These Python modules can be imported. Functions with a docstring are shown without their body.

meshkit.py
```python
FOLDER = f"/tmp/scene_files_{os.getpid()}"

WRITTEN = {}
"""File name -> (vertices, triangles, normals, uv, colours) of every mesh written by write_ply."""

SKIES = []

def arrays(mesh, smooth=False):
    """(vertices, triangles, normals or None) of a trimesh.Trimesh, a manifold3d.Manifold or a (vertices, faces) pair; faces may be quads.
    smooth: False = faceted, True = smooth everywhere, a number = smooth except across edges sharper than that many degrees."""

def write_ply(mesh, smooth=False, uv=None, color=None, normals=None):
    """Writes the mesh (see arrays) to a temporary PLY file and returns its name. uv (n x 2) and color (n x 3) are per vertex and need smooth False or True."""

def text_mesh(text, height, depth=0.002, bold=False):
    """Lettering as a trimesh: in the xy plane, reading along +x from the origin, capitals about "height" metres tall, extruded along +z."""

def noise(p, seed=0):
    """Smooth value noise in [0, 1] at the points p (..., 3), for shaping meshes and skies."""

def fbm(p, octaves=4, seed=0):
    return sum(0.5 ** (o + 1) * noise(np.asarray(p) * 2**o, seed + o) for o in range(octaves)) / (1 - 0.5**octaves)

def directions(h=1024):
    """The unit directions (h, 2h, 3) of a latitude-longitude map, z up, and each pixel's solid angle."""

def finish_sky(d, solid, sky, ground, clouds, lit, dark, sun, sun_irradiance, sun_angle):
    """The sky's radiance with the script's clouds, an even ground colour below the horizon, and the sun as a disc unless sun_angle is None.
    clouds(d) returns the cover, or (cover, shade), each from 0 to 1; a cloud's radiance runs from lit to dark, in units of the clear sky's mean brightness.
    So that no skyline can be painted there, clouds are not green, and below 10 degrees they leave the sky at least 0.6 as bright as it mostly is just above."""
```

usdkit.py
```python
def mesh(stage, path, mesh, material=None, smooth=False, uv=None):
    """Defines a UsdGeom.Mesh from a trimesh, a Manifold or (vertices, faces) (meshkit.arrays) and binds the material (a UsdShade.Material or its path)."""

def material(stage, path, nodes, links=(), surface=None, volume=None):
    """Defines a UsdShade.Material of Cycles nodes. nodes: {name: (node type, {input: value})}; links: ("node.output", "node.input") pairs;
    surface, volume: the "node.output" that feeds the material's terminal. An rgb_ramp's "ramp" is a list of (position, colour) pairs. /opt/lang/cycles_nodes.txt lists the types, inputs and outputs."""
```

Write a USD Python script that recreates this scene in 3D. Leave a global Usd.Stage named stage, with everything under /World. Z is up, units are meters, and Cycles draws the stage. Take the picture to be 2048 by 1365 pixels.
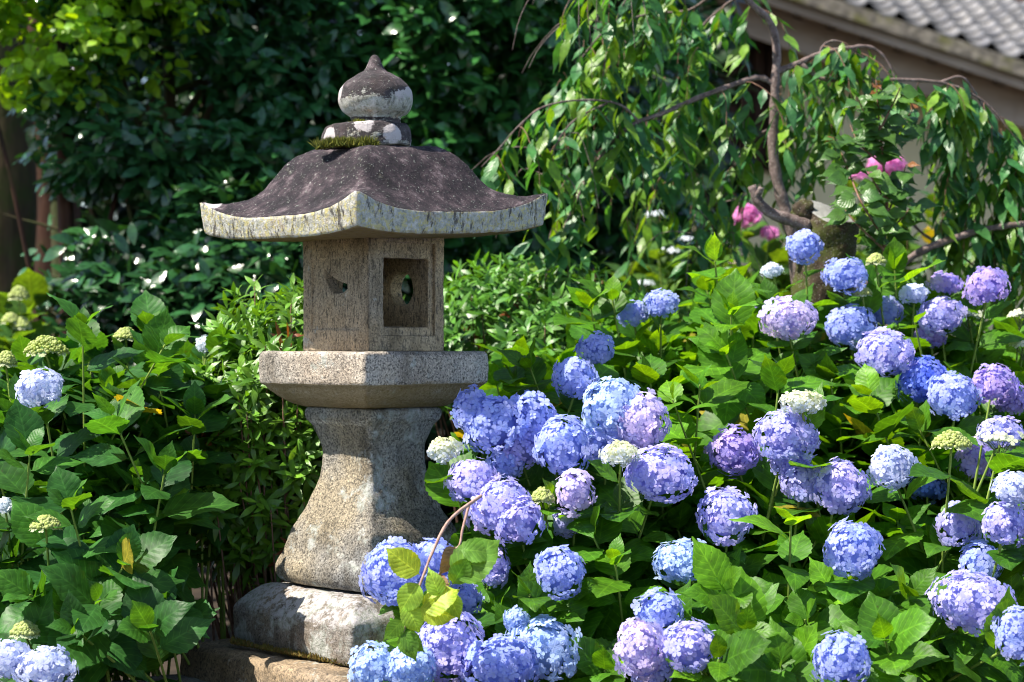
import math
import numpy as np
import manifold3d as m3
import trimesh
import usdkit
import meshkit
from pxr import Usd, UsdGeom, UsdLux, UsdShade, Gf, Sdf, Vt

stage = Usd.Stage.CreateInMemory()
UsdGeom.SetStageUpAxis(stage, 'Z')
UsdGeom.Xform.Define(stage, '/World')
UsdGeom.Scope.Define(stage, '/World/Looks')

# ------------------------------------------------------------------ camera, sky, sun, exposure
EYE, FPX = 1.25, 3850.0                      # eye height; focal length in units of a 2048 wide picture
EXPOSURE = 1.36
SUN_DIR = np.array([-0.60, -0.19, 0.90])
SUN_DIR /= np.linalg.norm(SUN_DIR)
SUN_INT, SKY = 1.25, 0.09

cam = UsdGeom.Camera.Define(stage, '/World/camera')
cam.AddTranslateOp().Set(Gf.Vec3d(0, 0, EYE))
cam.AddRotateXOp().Set(90.0)
cam.CreateHorizontalApertureAttr(36.0)
cam.CreateFocalLengthAttr(FPX / 2048 * 36.0)
cam.CreateFStopAttr(2.8)
cam.CreateFocusDistanceAttr(5.15)
cam.CreateClippingRangeAttr(Gf.Vec2f(0.05, 500))
cam.CreateExposureAttr(EXPOSURE)

sky_mat = usdkit.material(stage, '/World/Looks/sky_light', {
    's': ('sky_texture', {'sky_type': 'single_scattering', 'sun_disc': False,
                          'sun_elevation': math.asin(SUN_DIR[2]), 'sun_rotation': math.atan2(SUN_DIR[0], SUN_DIR[1])}),
    'b': ('background_shader', {'strength': SKY})}, [('s.color', 'b.color')], surface='b.background')
dome = UsdLux.DomeLight.Define(stage, '/World/sky')
UsdShade.MaterialBindingAPI.Apply(dome.GetPrim()).Bind(sky_mat)
sun = UsdLux.DistantLight.Define(stage, '/World/sun')
sun.CreateNormalizeAttr(True)
sun.CreateIntensityAttr(SUN_INT)
sun.CreateAngleAttr(0.5)
sun.CreateColorAttr(Gf.Vec3f(1.0, 0.93, 0.82))
q = Gf.Rotation(Gf.Vec3d(0, 0, 1), Gf.Vec3d(*map(float, SUN_DIR)))
sun.AddTransformOp().Set(Gf.Matrix4d().SetRotate(q))
for p_, l_ in ((dome.GetPrim(), 'sky'), (sun.GetPrim(), 'sun')):
    p_.SetCustomDataByKey('kind', 'structure')


# ------------------------------------------------------------------ helpers
def W(px, py, d):
    """the point at depth d that the picture position (2048 x 1365) shows"""
    return np.array([(px - 1024) / FPX * d, d, EYE - (py - 682.5) / FPX * d])


def proj(p):
    p = np.atleast_2d(p)
    return np.stack([1024 + p[:, 0] / p[:, 1] * FPX, 682.5 - (p[:, 2] - EYE) / p[:, 1] * FPX], 1)


def unit(v):
    v = np.asarray(v, float)
    return v / np.maximum(np.linalg.norm(v, axis=-1, keepdims=True), 1e-9)


def Rg(seed):
    return np.random.default_rng(seed)


USED = {}


def numbered(parent, name):
    k = USED.get((parent, name), 0)
    USED[(parent, name)] = k + 1
    return f'{parent}/{name}' if k == 0 else f'{parent}/{name}_{k:03d}'


def define_mesh(path, v, f, mat, n=None, uv=None, tint=None):
    m = UsdGeom.Mesh.Define(stage, path)
    f = np.asarray(f, np.int32)
    m.CreatePointsAttr(Vt.Vec3fArray.FromNumpy(np.ascontiguousarray(v, np.float32)))
    m.CreateFaceVertexCountsAttr(Vt.IntArray.FromNumpy(np.full(len(f), f.shape[1], np.int32)))
    m.CreateFaceVertexIndicesAttr(Vt.IntArray.FromNumpy(np.ascontiguousarray(f.ravel())))
    m.CreateSubdivisionSchemeAttr('none')
    if n is not None:
        m.CreateNormalsAttr(Vt.Vec3fArray.FromNumpy(np.ascontiguousarray(n, np.float32)))
        m.SetNormalsInterpolation('vertex')
    api = UsdGeom.PrimvarsAPI(m)
    if uv is not None:
        api.CreatePrimvar('st', Sdf.ValueTypeNames.TexCoord2fArray, 'vertex').Set(Vt.Vec2fArray.FromNumpy(np.ascontiguousarray(uv, np.float32)))
    if tint is not None:
        api.CreatePrimvar('tint', Sdf.ValueTypeNames.Color3fArray, 'vertex').Set(Vt.Vec3fArray.FromNumpy(np.ascontiguousarray(tint, np.float32)))
    UsdShade.MaterialBindingAPI.Apply(m.GetPrim()).Bind(mat)
    return m


def smooth_normals(v, f):
    f = np.asarray(f)
    if f.shape[1] == 4:
        f = np.vstack([f[:, :3], f[:, [0, 2, 3]]])
    fn = np.cross(v[f[:, 1]] - v[f[:, 0]], v[f[:, 2]] - v[f[:, 0]])
    n = np.zeros_like(v)
    for k in range(3):
        np.add.at(n, f[:, k], fn)
    return unit(n)


def data(prim, **kw):
    for k, t in kw.items():
        if t:
            prim.SetCustomDataByKey(k, t)


class Thing:
    def __init__(self, name, label, category, loc=(0, 0, 0), group=None, kind=None):
        self.path = numbered('/World', name)
        self.loc = np.asarray(loc, float)
        x = UsdGeom.Xform.Define(stage, self.path)
        x.AddTranslateOp().Set(Gf.Vec3d(*map(float, self.loc)))
        self.prim = x.GetPrim()
        data(self.prim, label=label, category=category, group=group, kind=kind)

    def part(self, name, v, f, mat, smooth=True, uv=None, tint=None, parent=None, kind=None, label=None):
        """v is given in world coordinates"""
        v = np.asarray(v, float) - self.loc
        path = numbered(parent or self.path, name)
        if smooth is True:
            n = smooth_normals(v, f)
        elif smooth is False:
            n = None
        else:
            n = smooth
        m = define_mesh(path, v, f, mat, n, uv, tint)
        data(m.GetPrim(), kind=kind, label=label)
        return path

    def tri(self, name, mesh, mat, smooth=35, **kw):
        v, f, n = meshkit.arrays(mesh, smooth)
        return self.part(name, v, f, mat, smooth=False if n is None else n, **kw)


def structure(name, v, f, mat, label=None, category=None, kind='structure', smooth=True):
    m = define_mesh(numbered('/World', name), np.asarray(v, float), f, mat, smooth_normals(np.asarray(v, float), f) if smooth else None)
    data(m.GetPrim(), kind=kind, label=label, category=category)


def spline(pts, n):
    """Catmull-Rom through the points"""
    p = np.asarray(pts, float)
    if len(p) == 2:
        return p[0] + (p[1] - p[0]) * np.linspace(0, 1, n)[:, None]
    p = np.vstack([2 * p[0] - p[1], p, 2 * p[-1] - p[-2]])
    k = len(p) - 3
    t = np.linspace(0, k - 1e-6, n)
    i = t.astype(int)
    u = (t - i)[:, None]
    a, b, c, d = p[i], p[i + 1], p[i + 2], p[i + 3]
    return 0.5 * (2 * b + (c - a) * u + (2 * a - 5 * b + 4 * c - d) * u ** 2 + (3 * b - a - 3 * c + d) * u ** 3)


def tube(p, r, sides=6, knob=0.0, seed=0):
    p = np.asarray(p, float)
    r = np.broadcast_to(np.asarray(r, float), (len(p),)).copy()
    t = unit(np.gradient(p, axis=0))
    ref = np.array([0.31, 0.9, 0.28]) if abs(t[:, 2]).mean() > 0.6 else np.array([0.05, 0.1, 1.0])
    a = unit(np.cross(t, ref))
    b = np.cross(t, a)
    ang = np.arange(sides) * 2 * np.pi / sides
    rr = r[:, None] * np.ones(sides)
    if knob:
        rr = rr * (1 + knob * (Rg(seed).random(rr.shape) - 0.5))
    v = p[:, None] + rr[..., None] * (np.cos(ang)[None, :, None] * a[:, None] + np.sin(ang)[None, :, None] * b[:, None])
    i, j = np.meshgrid(np.arange(len(p) - 1), np.arange(sides), indexing='ij')
    qd = np.stack([i * sides + j, i * sides + (j + 1) % sides, (i + 1) * sides + (j + 1) % sides, (i + 1) * sides + j], -1).reshape(-1, 4)
    f = np.vstack([qd[:, :3], qd[:, [0, 2, 3]]])
    v = v.reshape(-1, 3)
    n0 = len(v)
    v = np.vstack([v, p[:1], p[-1:]])
    e = (len(p) - 1) * sides
    caps = [[n0, (k + 1) % sides, k] for k in range(sides)] + [[n0 + 1, e + k, e + (k + 1) % sides] for k in range(sides)]
    return v, np.vstack([f, caps])


def join(parts):
    n, vs, fs = 0, [], []
    for v, f in parts:
        vs.append(v)
        fs.append(np.asarray(f) + n)
        n += len(v)
    return np.vstack(vs), np.vstack(fs)


def box(lo, hi):
    m = trimesh.creation.box(bounds=[lo, hi])
    return np.array(m.vertices), np.array(m.faces)


# ------------------------------------------------------------------ materials
def mat(name, nodes, links, surface='p.BSDF'):
    return usdkit.material(stage, '/World/Looks/' + name, nodes, links, surface=surface)


def leaf_material(name, rough=0.4, trans=0.3, veins=7.0, vein_mix=0.25, bump=0.35, gain=(1.7, 1.5, 0.35), spec=0.5, spots=0.0):
    nodes = {
        'a': ('attribute', {'attribute': 'tint'}),
        'uv': ('attribute', {'attribute': 'st'}), 's': ('separate_xyz', {}),
        'au': ('math', {'math_type': 'absolute'}),
        'm1': ('math', {'math_type': 'multiply', 'value2': -0.30}),
        'm2': ('math', {'math_type': 'add'}),
        'm3': ('math', {'math_type': 'multiply', 'value2': veins}),
        'fr': ('math', {'math_type': 'fraction'}),
        'tri': ('math', {'math_type': 'pingpong', 'value2': 0.5}),
        'v1': ('map_range', {'from_min': 0.0, 'from_max': 0.09, 'to_min': 1.0, 'to_max': 0.0, 'clamp': True}),
        'v2': ('map_range', {'from_min': 0.0, 'from_max': 0.07, 'to_min': 1.0, 'to_max': 0.0, 'clamp': True}),
        'vm': ('math', {'math_type': 'maximum'}),
        'vf': ('math', {'math_type': 'multiply', 'value2': vein_mix}),
        'vc': ('mix', {'mix_type': 'multiply', 'fac': 1.0, 'color2': (2.2, 1.9, 2.0)}),
        'c': ('mix', {}),
        'geo': ('geometry', {}),
        'n': ('noise_texture', {'scale': 38.0, 'detail': 3.0}),
        'nr': ('map_range', {'from_min': 0.35, 'from_max': 0.7, 'to_min': 0.72, 'to_max': 1.22}),
        'c2': ('mix', {'mix_type': 'multiply', 'fac': 1.0}),
        'sp': ('noise_texture', {'scale': 75.0, 'detail': 2.0}),
        'sr': ('map_range', {'from_min': 0.70, 'from_max': 0.76, 'to_min': 0.0, 'to_max': spots, 'clamp': True}),
        'c3': ('mix', {'color2': (0.05, 0.03, 0.012)}),
        'b': ('bump', {'strength': bump, 'distance': 0.004}),
        'p': ('principled_bsdf', {'roughness': rough, 'specular_ior_level': spec}),
        'tc': ('mix', {'mix_type': 'multiply', 'fac': 1.0, 'color2': gain}),
        't': ('translucent_bsdf', {}),
        'x': ('mix_closure', {'fac': trans}),
    }
    links = [('uv.vector', 's.vector'), ('s.x', 'au.value1'), ('au.value', 'm1.value1'), ('m1.value', 'm2.value1'), ('s.y', 'm2.value2'),
             ('m2.value', 'm3.value1'), ('m3.value', 'tri.value1'), ('tri.value', 'v1.value'), ('au.value', 'v2.value'),
             ('v1.result', 'vm.value1'), ('v2.result', 'vm.value2'), ('vm.value', 'vf.value1'),
             ('a.color', 'vc.color1'), ('a.color', 'c.color1'), ('vc.color', 'c.color2'), ('vf.value', 'c.fac'),
             ('geo.position', 'n.vector'), ('n.fac', 'nr.value'), ('c.color', 'c2.color1'), ('nr.result', 'c2.color2'),
             ('geo.position', 'sp.vector'), ('sp.fac', 'sr.value'), ('sr.result', 'c3.fac'), ('c2.color', 'c3.color1'),
             ('tri.value', 'b.height'), ('c3.color', 'p.base_color'), ('b.normal', 'p.normal'),
             ('c3.color', 'tc.color1'), ('tc.color', 't.color'), ('p.BSDF', 'x.closure1'), ('t.BSDF', 'x.closure2')]
    del nodes['fr']
    return mat(name, nodes, links, 'x.closure')


M = {}
M['hydrangea_leaf'] = leaf_material('hydrangea_leaf', rough=0.46, trans=0.46, veins=8.0, vein_mix=0.62, bump=0.2, spots=0.5, spec=0.3, gain=(2.4, 1.75, 0.3))
M['glossy_leaf'] = leaf_material('glossy_leaf', rough=0.20, trans=0.12, veins=6.0, vein_mix=0.1, bump=0.2, spec=0.6)
M['cherry_leaf'] = leaf_material('cherry_leaf', rough=0.36, trans=0.42, veins=9.0, vein_mix=0.2, bump=0.35, spots=0.25)
M['azalea_leaf'] = leaf_material('azalea_leaf', rough=0.40, trans=0.28, veins=5.0, vein_mix=0.15, bump=0.15)
M['tender_leaf'] = leaf_material('tender_leaf', rough=0.45, trans=0.45, veins=6.0, vein_mix=0.2, bump=0.2, gain=(2.2, 1.9, 0.3))

M['petal'] = mat('petal', {
    'a': ('attribute', {'attribute': 'tint'}), 'uv': ('attribute', {'attribute': 'st'}), 's': ('separate_xyz', {}),
    'w': ('math', {'math_type': 'multiply', 'value2': 18.0}), 'sn': ('math', {'math_type': 'sine'}),
    'b': ('bump', {'strength': 0.15, 'distance': 0.001}),
    'p': ('principled_bsdf', {'roughness': 0.6, 'specular_ior_level': 0.3, 'sheen_weight': 0.1}),
    't': ('translucent_bsdf', {}), 'x': ('mix_closure', {'fac': 0.50})},
    [('a.color', 'p.base_color'), ('a.color', 't.color'), ('uv.vector', 's.vector'), ('s.x', 'w.value1'), ('w.value', 'sn.value1'),
     ('sn.value', 'b.height'), ('b.normal', 'p.normal'), ('p.BSDF', 'x.closure1'), ('t.BSDF', 'x.closure2')], 'x.closure')


def bark_material(name, dark, light, scale=30.0, moss=0.0, moss_col=(0.05, 0.065, 0.012), stretch=(1, 1, 0.35), bump=0.6, spots=0.0):
    return mat(name, {
        'g': ('geometry', {}), 'mp': ('mapping', {'scale': stretch}),
        'n': ('noise_texture', {'scale': scale, 'detail': 6.0, 'roughness': 0.65}),
        'r': ('rgb_ramp', {'ramp': [(0.3, dark), (0.7, light)]}),
        'n2': ('noise_texture', {'scale': scale * 0.35, 'detail': 5.0, 'roughness': 0.7}),
        'mr': ('map_range', {'from_min': 0.62 - 0.35 * moss, 'from_max': 0.70 - 0.25 * moss, 'to_min': 0.0, 'to_max': min(1.0, moss * 1.6), 'clamp': True}),
        'mx': ('mix', {'color2': moss_col}),
        'vs': ('voronoi_texture', {'scale': 130.0}),
        'vr': ('map_range', {'from_min': 0.15, 'from_max': 0.28, 'to_min': spots, 'to_max': 0.0, 'clamp': True}),
        'mx2': ('mix', {'color2': (0.42, 0.41, 0.36)}),
        'b': ('bump', {'strength': bump, 'distance': 0.01}),
        'p': ('principled_bsdf', {'roughness': 0.85, 'specular_ior_level': 0.25})},
        [('g.position', 'mp.vector'), ('mp.vector', 'n.vector'), ('n.fac', 'r.fac'), ('g.position', 'n2.vector'), ('n2.fac', 'mr.value'),
         ('mr.result', 'mx.fac'), ('r.color', 'mx.color1'), ('g.position', 'vs.vector'), ('vs.distance', 'vr.value'), ('vr.result', 'mx2.fac'),
         ('mx.color', 'mx2.color1'), ('mx2.color', 'p.base_color'), ('n.fac', 'b.height'), ('b.normal', 'p.normal')])


M['cherry_bark'] = bark_material('cherry_bark', (0.05, 0.035, 0.03), (0.20, 0.15, 0.14), 40, moss=0.1, stretch=(1, 1, 1), spots=0.5)
M['red_bark'] = bark_material('red_bark', (0.014, 0.006, 0.004), (0.07, 0.03, 0.018), 14, moss=0.15, stretch=(1, 1, 0.15), bump=1.0)
M['mossy_bark'] = bark_material('mossy_bark', (0.02, 0.014, 0.008), (0.07, 0.05, 0.025), 14, moss=0.6, moss_col=(0.028, 0.036, 0.008), stretch=(1, 1, 0.2), bump=1.0)
M['stump_bark'] = bark_material('stump_bark', (0.010, 0.006, 0.003), (0.055, 0.038, 0.022), 26, moss=0.6, moss_col=(0.045, 0.055, 0.008), stretch=(1, 1, 0.6), bump=1.0, spots=0.3)
M['grey_wood'] = bark_material('grey_wood', (0.12, 0.12, 0.11), (0.30, 0.30, 0.28), 22, stretch=(1, 0.2, 1), bump=0.2)
M['brown_twig'] = bark_material('brown_twig', (0.10, 0.05, 0.03), (0.24, 0.14, 0.10), 60, stretch=(1, 1, 1), bump=0.2)
M['dead_twig'] = bark_material('dead_twig', (0.22, 0.12, 0.10), (0.42, 0.29, 0.24), 60, stretch=(1, 1, 1), bump=0.3)
M['green_stem'] = bark_material('green_stem', (0.09, 0.15, 0.02), (0.20, 0.28, 0.05), 30, stretch=(1, 1, 0.3), bump=0.1)
M['woody_stem'] = bark_material('woody_stem', (0.05, 0.035, 0.015), (0.16, 0.12, 0.06), 50, stretch=(1, 1, 0.3), bump=0.3)
M['dark_wood'] = bark_material('dark_wood', (0.018, 0.010, 0.007), (0.07, 0.035, 0.022), 10, stretch=(1, 1, 0.15), bump=0.2)
M['pale_board'] = bark_material('pale_board', (0.40, 0.30, 0.23), (0.66, 0.54, 0.44), 6, stretch=(0.15, 1, 1), bump=0.15)
M['mossy_edge'] = bark_material('mossy_edge', (0.05, 0.045, 0.04), (0.34, 0.30, 0.24), 14, moss=0.42, moss_col=(0.14, 0.14, 0.03), stretch=(1, 1, 1), bump=0.5)


def stone_material(name, top_dark=0.0, top_from=(0.22, 0.50), top_noise=0.9, lichen=0.3, warm=(0.36, 0.27, 0.18), grey=(0.33, 0.31, 0.28), drip=0.0, yellow=0.0, speck=0.75, pit=0.56, pit_v=0.42, patch=(5.5, 0.29), moss_under=0.0, rough_scale=1.0, pale_top=0.0):
    nodes = {
        'g': ('geometry', {}), 'ns': ('separate_xyz', {}), 'ps': ('separate_xyz', {}),
        # granite body: warm and grey drift, dark specks
        'n1': ('noise_texture', {'scale': 3.2, 'detail': 5.0, 'roughness': 0.6}),
        'r1': ('rgb_ramp', {'ramp': [(0.38, warm), (0.62, grey)]}),
        'v1': ('voronoi_texture', {'scale': 260.0 * rough_scale, 'randomness': 1.0}),
        'vs': ('separate_color', {}),
        'vr': ('rgb_ramp', {'ramp': [(0.0, (0.22, 0.21, 0.21)), (0.12, (0.35, 0.33, 0.32)), (0.2, (0.80, 0.80, 0.80)), (0.7, (1.05, 1.03, 1.0)), (0.85, (1.40, 1.37, 1.33))]}),
        'sm0': ('mix', {'mix_type': 'multiply', 'fac': speck}),
        'wmp': ('mapping', {'scale': (1.0, 1.0, 0.3)}),
        'wn': ('noise_texture', {'scale': 8.0, 'detail': 6.0, 'roughness': 0.65}),
        'wr': ('rgb_ramp', {'ramp': [(0.34, (0.40, 0.38, 0.35)), (0.50, (0.90, 0.90, 0.90)), (0.66, (1.20, 1.18, 1.15))]}),
        'sm': ('mix', {'mix_type': 'multiply', 'fac': 0.9}),
        # black pits, stretched downwards
        'mp': ('mapping', {'scale': (1.0, 1.0, pit_v)}),
        'n2': ('noise_texture', {'scale': 165.0, 'detail': 5.0, 'roughness': 0.7}),
        'n2r': ('map_range', {'from_min': pit, 'from_max': pit + 0.09, 'to_min': 0.0, 'to_max': 0.75, 'clamp': True}),
        'd1': ('mix', {'color2': (0.035, 0.032, 0.03)}),
        # lichen: pale crusts
        'n3': ('noise_texture', {'scale': 9.0, 'detail': 8.0, 'roughness': 0.72}),
        'n3r': ('map_range', {'from_min': 0.60 - 0.26 * lichen, 'from_max': 0.66 - 0.22 * lichen, 'to_min': 0.0, 'to_max': 0.85, 'clamp': True}),
        'n3b': ('noise_texture', {'scale': 60.0, 'detail': 4.0, 'roughness': 0.7}),
        'n3c': ('rgb_ramp', {'ramp': [(0.32, (0.16, 0.17, 0.15)), (0.45, (0.32, 0.34, 0.30)), (0.55, (0.40, 0.41, 0.39)), (0.68, (0.56, 0.55, 0.53))]}),
        'l1': ('mix', {}),
        'n4': ('noise_texture', {'scale': 75.0, 'detail': 6.0, 'roughness': 0.7}),
        'n4r': ('map_range', {'from_min': 0.60 - 0.1 * yellow, 'from_max': 0.66 - 0.1 * yellow, 'to_min': 0.0, 'to_max': 0.8 * min(1, yellow), 'clamp': True}),
        'l2': ('mix', {'color2': (0.46, 0.40, 0.14)}),
        # black drips
        'mp2': ('mapping', {'scale': (1.0, 1.0, 0.22)}),
        'n5': ('noise_texture', {'scale': 42.0, 'detail': 5.0, 'roughness': 0.75}),
        'n5r': ('map_range', {'from_min': 0.545, 'from_max': 0.60, 'to_min': 0.0, 'to_max': drip, 'clamp': True}),
        'l3': ('mix', {'color2': (0.035, 0.03, 0.032)}),
        # dark growth on upward faces
        'tmn': ('math', {'math_type': 'multiply_add', 'value2': top_noise}), 'tma': ('math', {'math_type': 'subtract', 'value2': 0.45}),
        'tm': ('map_range', {'from_min': top_from[0], 'from_max': top_from[1], 'to_min': 0.0, 'to_max': top_dark, 'clamp': True}),
        'tn': ('noise_texture', {'scale': 16.0, 'detail': 8.0, 'roughness': 0.75}),
        'tr': ('rgb_ramp', {'ramp': [(0.36, (0.005, 0.004, 0.006)), (0.48, (0.016, 0.011, 0.016)), (0.56, (0.040, 0.028, 0.034)), (0.64, (0.11, 0.085, 0.095)), (0.72, (0.20, 0.17, 0.18))]}),
        'tl': ('noise_texture', {'scale': 120.0, 'detail': 3.0, 'roughness': 0.8}),
        'tlr': ('map_range', {'from_min': 0.62, 'from_max': 0.68, 'to_min': 0.0, 'to_max': 0.8, 'clamp': True}),
        'tlc': ('mix', {'color2': (0.34, 0.37, 0.33)}),
        'tp': ('voronoi_texture', {'scale': patch[0]}),
        'tpn': ('noise_texture', {'scale': 40.0, 'detail': 5.0, 'roughness': 0.8}),
        'tpa': ('math', {'math_type': 'multiply_add', 'value2': 0.30, 'value3': 0.0}),
        'tps': ('math', {'math_type': 'add'}),
        'tpr': ('map_range', {'from_min': patch[1], 'from_max': patch[1] + 0.03, 'to_min': 0.85, 'to_max': 0.0, 'clamp': True}),
        'tpc': ('mix', {'color2': (0.48, 0.44, 0.45)}),
        't1': ('mix', {}),
        # green brown stain on undersides
        'um': ('map_range', {'from_min': -0.25, 'from_max': -0.6, 'to_min': 0.0, 'to_max': moss_under, 'clamp': True}),
        'u1': ('mix', {'color2': (0.20, 0.135, 0.045)}),
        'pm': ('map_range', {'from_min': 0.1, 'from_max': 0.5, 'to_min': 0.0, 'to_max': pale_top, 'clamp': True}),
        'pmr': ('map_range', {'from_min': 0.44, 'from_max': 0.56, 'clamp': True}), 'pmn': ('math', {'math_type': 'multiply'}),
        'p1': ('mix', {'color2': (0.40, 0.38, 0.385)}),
        'bn': ('noise_texture', {'scale': 120.0 * rough_scale, 'detail': 6.0, 'roughness': 0.75}),
        'b': ('bump', {'strength': 0.9, 'distance': 0.008}),
        'p': ('principled_bsdf', {'roughness': 0.85, 'specular_ior_level': 0.3}),
    }
    P = 'g.position'
    links = [(P, 'n1.vector'), ('n1.fac', 'r1.fac'), (P, 'v1.vector'), ('v1.color', 'vs.color'), ('vs.r', 'vr.fac'), ('r1.color', 'sm0.color1'), ('vr.color', 'sm0.color2'), (P, 'wmp.vector'), ('wmp.vector', 'wn.vector'), ('wn.fac', 'wr.fac'), ('sm0.color', 'sm.color1'), ('wr.color', 'sm.color2'),
             (P, 'mp.vector'), ('mp.vector', 'n2.vector'), ('n2.fac', 'n2r.value'), ('n2r.result', 'd1.fac'), ('sm.color', 'd1.color1'),
             (P, 'n3.vector'), ('n3.fac', 'n3r.value'), (P, 'n3b.vector'), ('n3b.fac', 'n3c.fac'), ('n3r.result', 'l1.fac'), ('d1.color', 'l1.color1'), ('n3c.color', 'l1.color2'),
             (P, 'n4.vector'), ('n4.fac', 'n4r.value'), ('n4r.result', 'l2.fac'), ('l1.color', 'l2.color1'),
             (P, 'mp2.vector'), ('mp2.vector', 'n5.vector'), ('n5.fac', 'n5r.value'), ('n5r.result', 'l3.fac'), ('l2.color', 'l3.color1'),
             ('g.true_normal', 'ns.vector'), ('tn.fac', 'tma.value1'), ('tma.value', 'tmn.value1'), ('ns.z', 'tmn.value3'), ('tmn.value', 'tm.value'), (P, 'tn.vector'), ('tn.fac', 'tr.fac'), (P, 'tl.vector'), ('tl.fac', 'tlr.value'), ('tlr.result', 'tlc.fac'),
             ('tr.color', 'tlc.color1'), (P, 'tp.vector'), (P, 'tpn.vector'), ('tpn.fac', 'tpa.value1'), ('tpa.value', 'tps.value1'), ('tp.distance', 'tps.value2'),
             ('tps.value', 'tpr.value'), ('tpr.result', 'tpc.fac'), ('tlc.color', 'tpc.color1'),
             ('tm.result', 't1.fac'), ('l3.color', 't1.color1'), ('tpc.color', 't1.color2'),
             ('ns.z', 'um.value'), ('um.result', 'u1.fac'), ('t1.color', 'u1.color1'),
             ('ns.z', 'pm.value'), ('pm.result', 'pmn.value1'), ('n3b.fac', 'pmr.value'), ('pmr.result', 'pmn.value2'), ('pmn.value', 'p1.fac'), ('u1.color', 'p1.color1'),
             ('p1.color', 'p.base_color'), (P, 'bn.vector'), ('bn.fac', 'b.height'), ('b.normal', 'p.normal')]
    return mat(name, nodes, links)


M['stone_roof'] = stone_material('lantern_roof_stone', top_dark=1.0, lichen=1.0, yellow=0.9, drip=0.85, moss_under=0.85, speck=0.4)
M['stone_finial'] = stone_material('lantern_finial_stone', top_dark=0.95, top_from=(-0.05, 0.12), top_noise=3.2, patch=(11.0, 0.47), lichen=0.85, yellow=0.25, drip=0.5, speck=0.4)
M['stone_box'] = stone_material('lantern_box_stone', lichen=0.0, warm=(0.42, 0.31, 0.18), grey=(0.38, 0.32, 0.24), speck=0.6, pit=0.52, pit_v=0.25)
M['stone_platform'] = stone_material('lantern_platform_stone', lichen=0.05, warm=(0.37, 0.31, 0.25), grey=(0.36, 0.34, 0.31), moss_under=0.7, speck=0.9, pit=0.53, pit_v=0.8)
M['stone_shaft'] = stone_material('lantern_shaft_stone', lichen=0.22, warm=(0.32, 0.275, 0.20), grey=(0.28, 0.285, 0.29), speck=0.8, pit=0.51, pit_v=0.7)
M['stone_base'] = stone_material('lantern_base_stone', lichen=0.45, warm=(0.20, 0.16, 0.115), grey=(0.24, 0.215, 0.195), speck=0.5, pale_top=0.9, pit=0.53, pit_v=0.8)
M['stone_plinth'] = stone_material('lantern_plinth_stone', lichen=0.05, warm=(0.30, 0.22, 0.13), grey=(0.26, 0.20, 0.14), speck=0.5, rough_scale=0.5, pit=0.52, pit_v=0.8)
M['kerb_stone'] = stone_material('kerb_stone', lichen=0.3, warm=(0.30, 0.26, 0.22), grey=(0.30, 0.28, 0.27), speck=0.6)
M['moss'] = mat('moss', {'a': ('attribute', {'attribute': 'tint'}), 'p': ('principled_bsdf', {'roughness': 0.9}), 't': ('translucent_bsdf', {}), 'x': ('mix_closure', {'fac': 0.3})},
                [('a.color', 'p.base_color'), ('a.color', 't.color'), ('p.BSDF', 'x.closure1'), ('t.BSDF', 'x.closure2')], 'x.closure')
M['soil'] = bark_material('soil', (0.010, 0.007, 0.005), (0.04, 0.028, 0.018), 7, moss=0.15, stretch=(1, 1, 1), bump=1.0)
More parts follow.
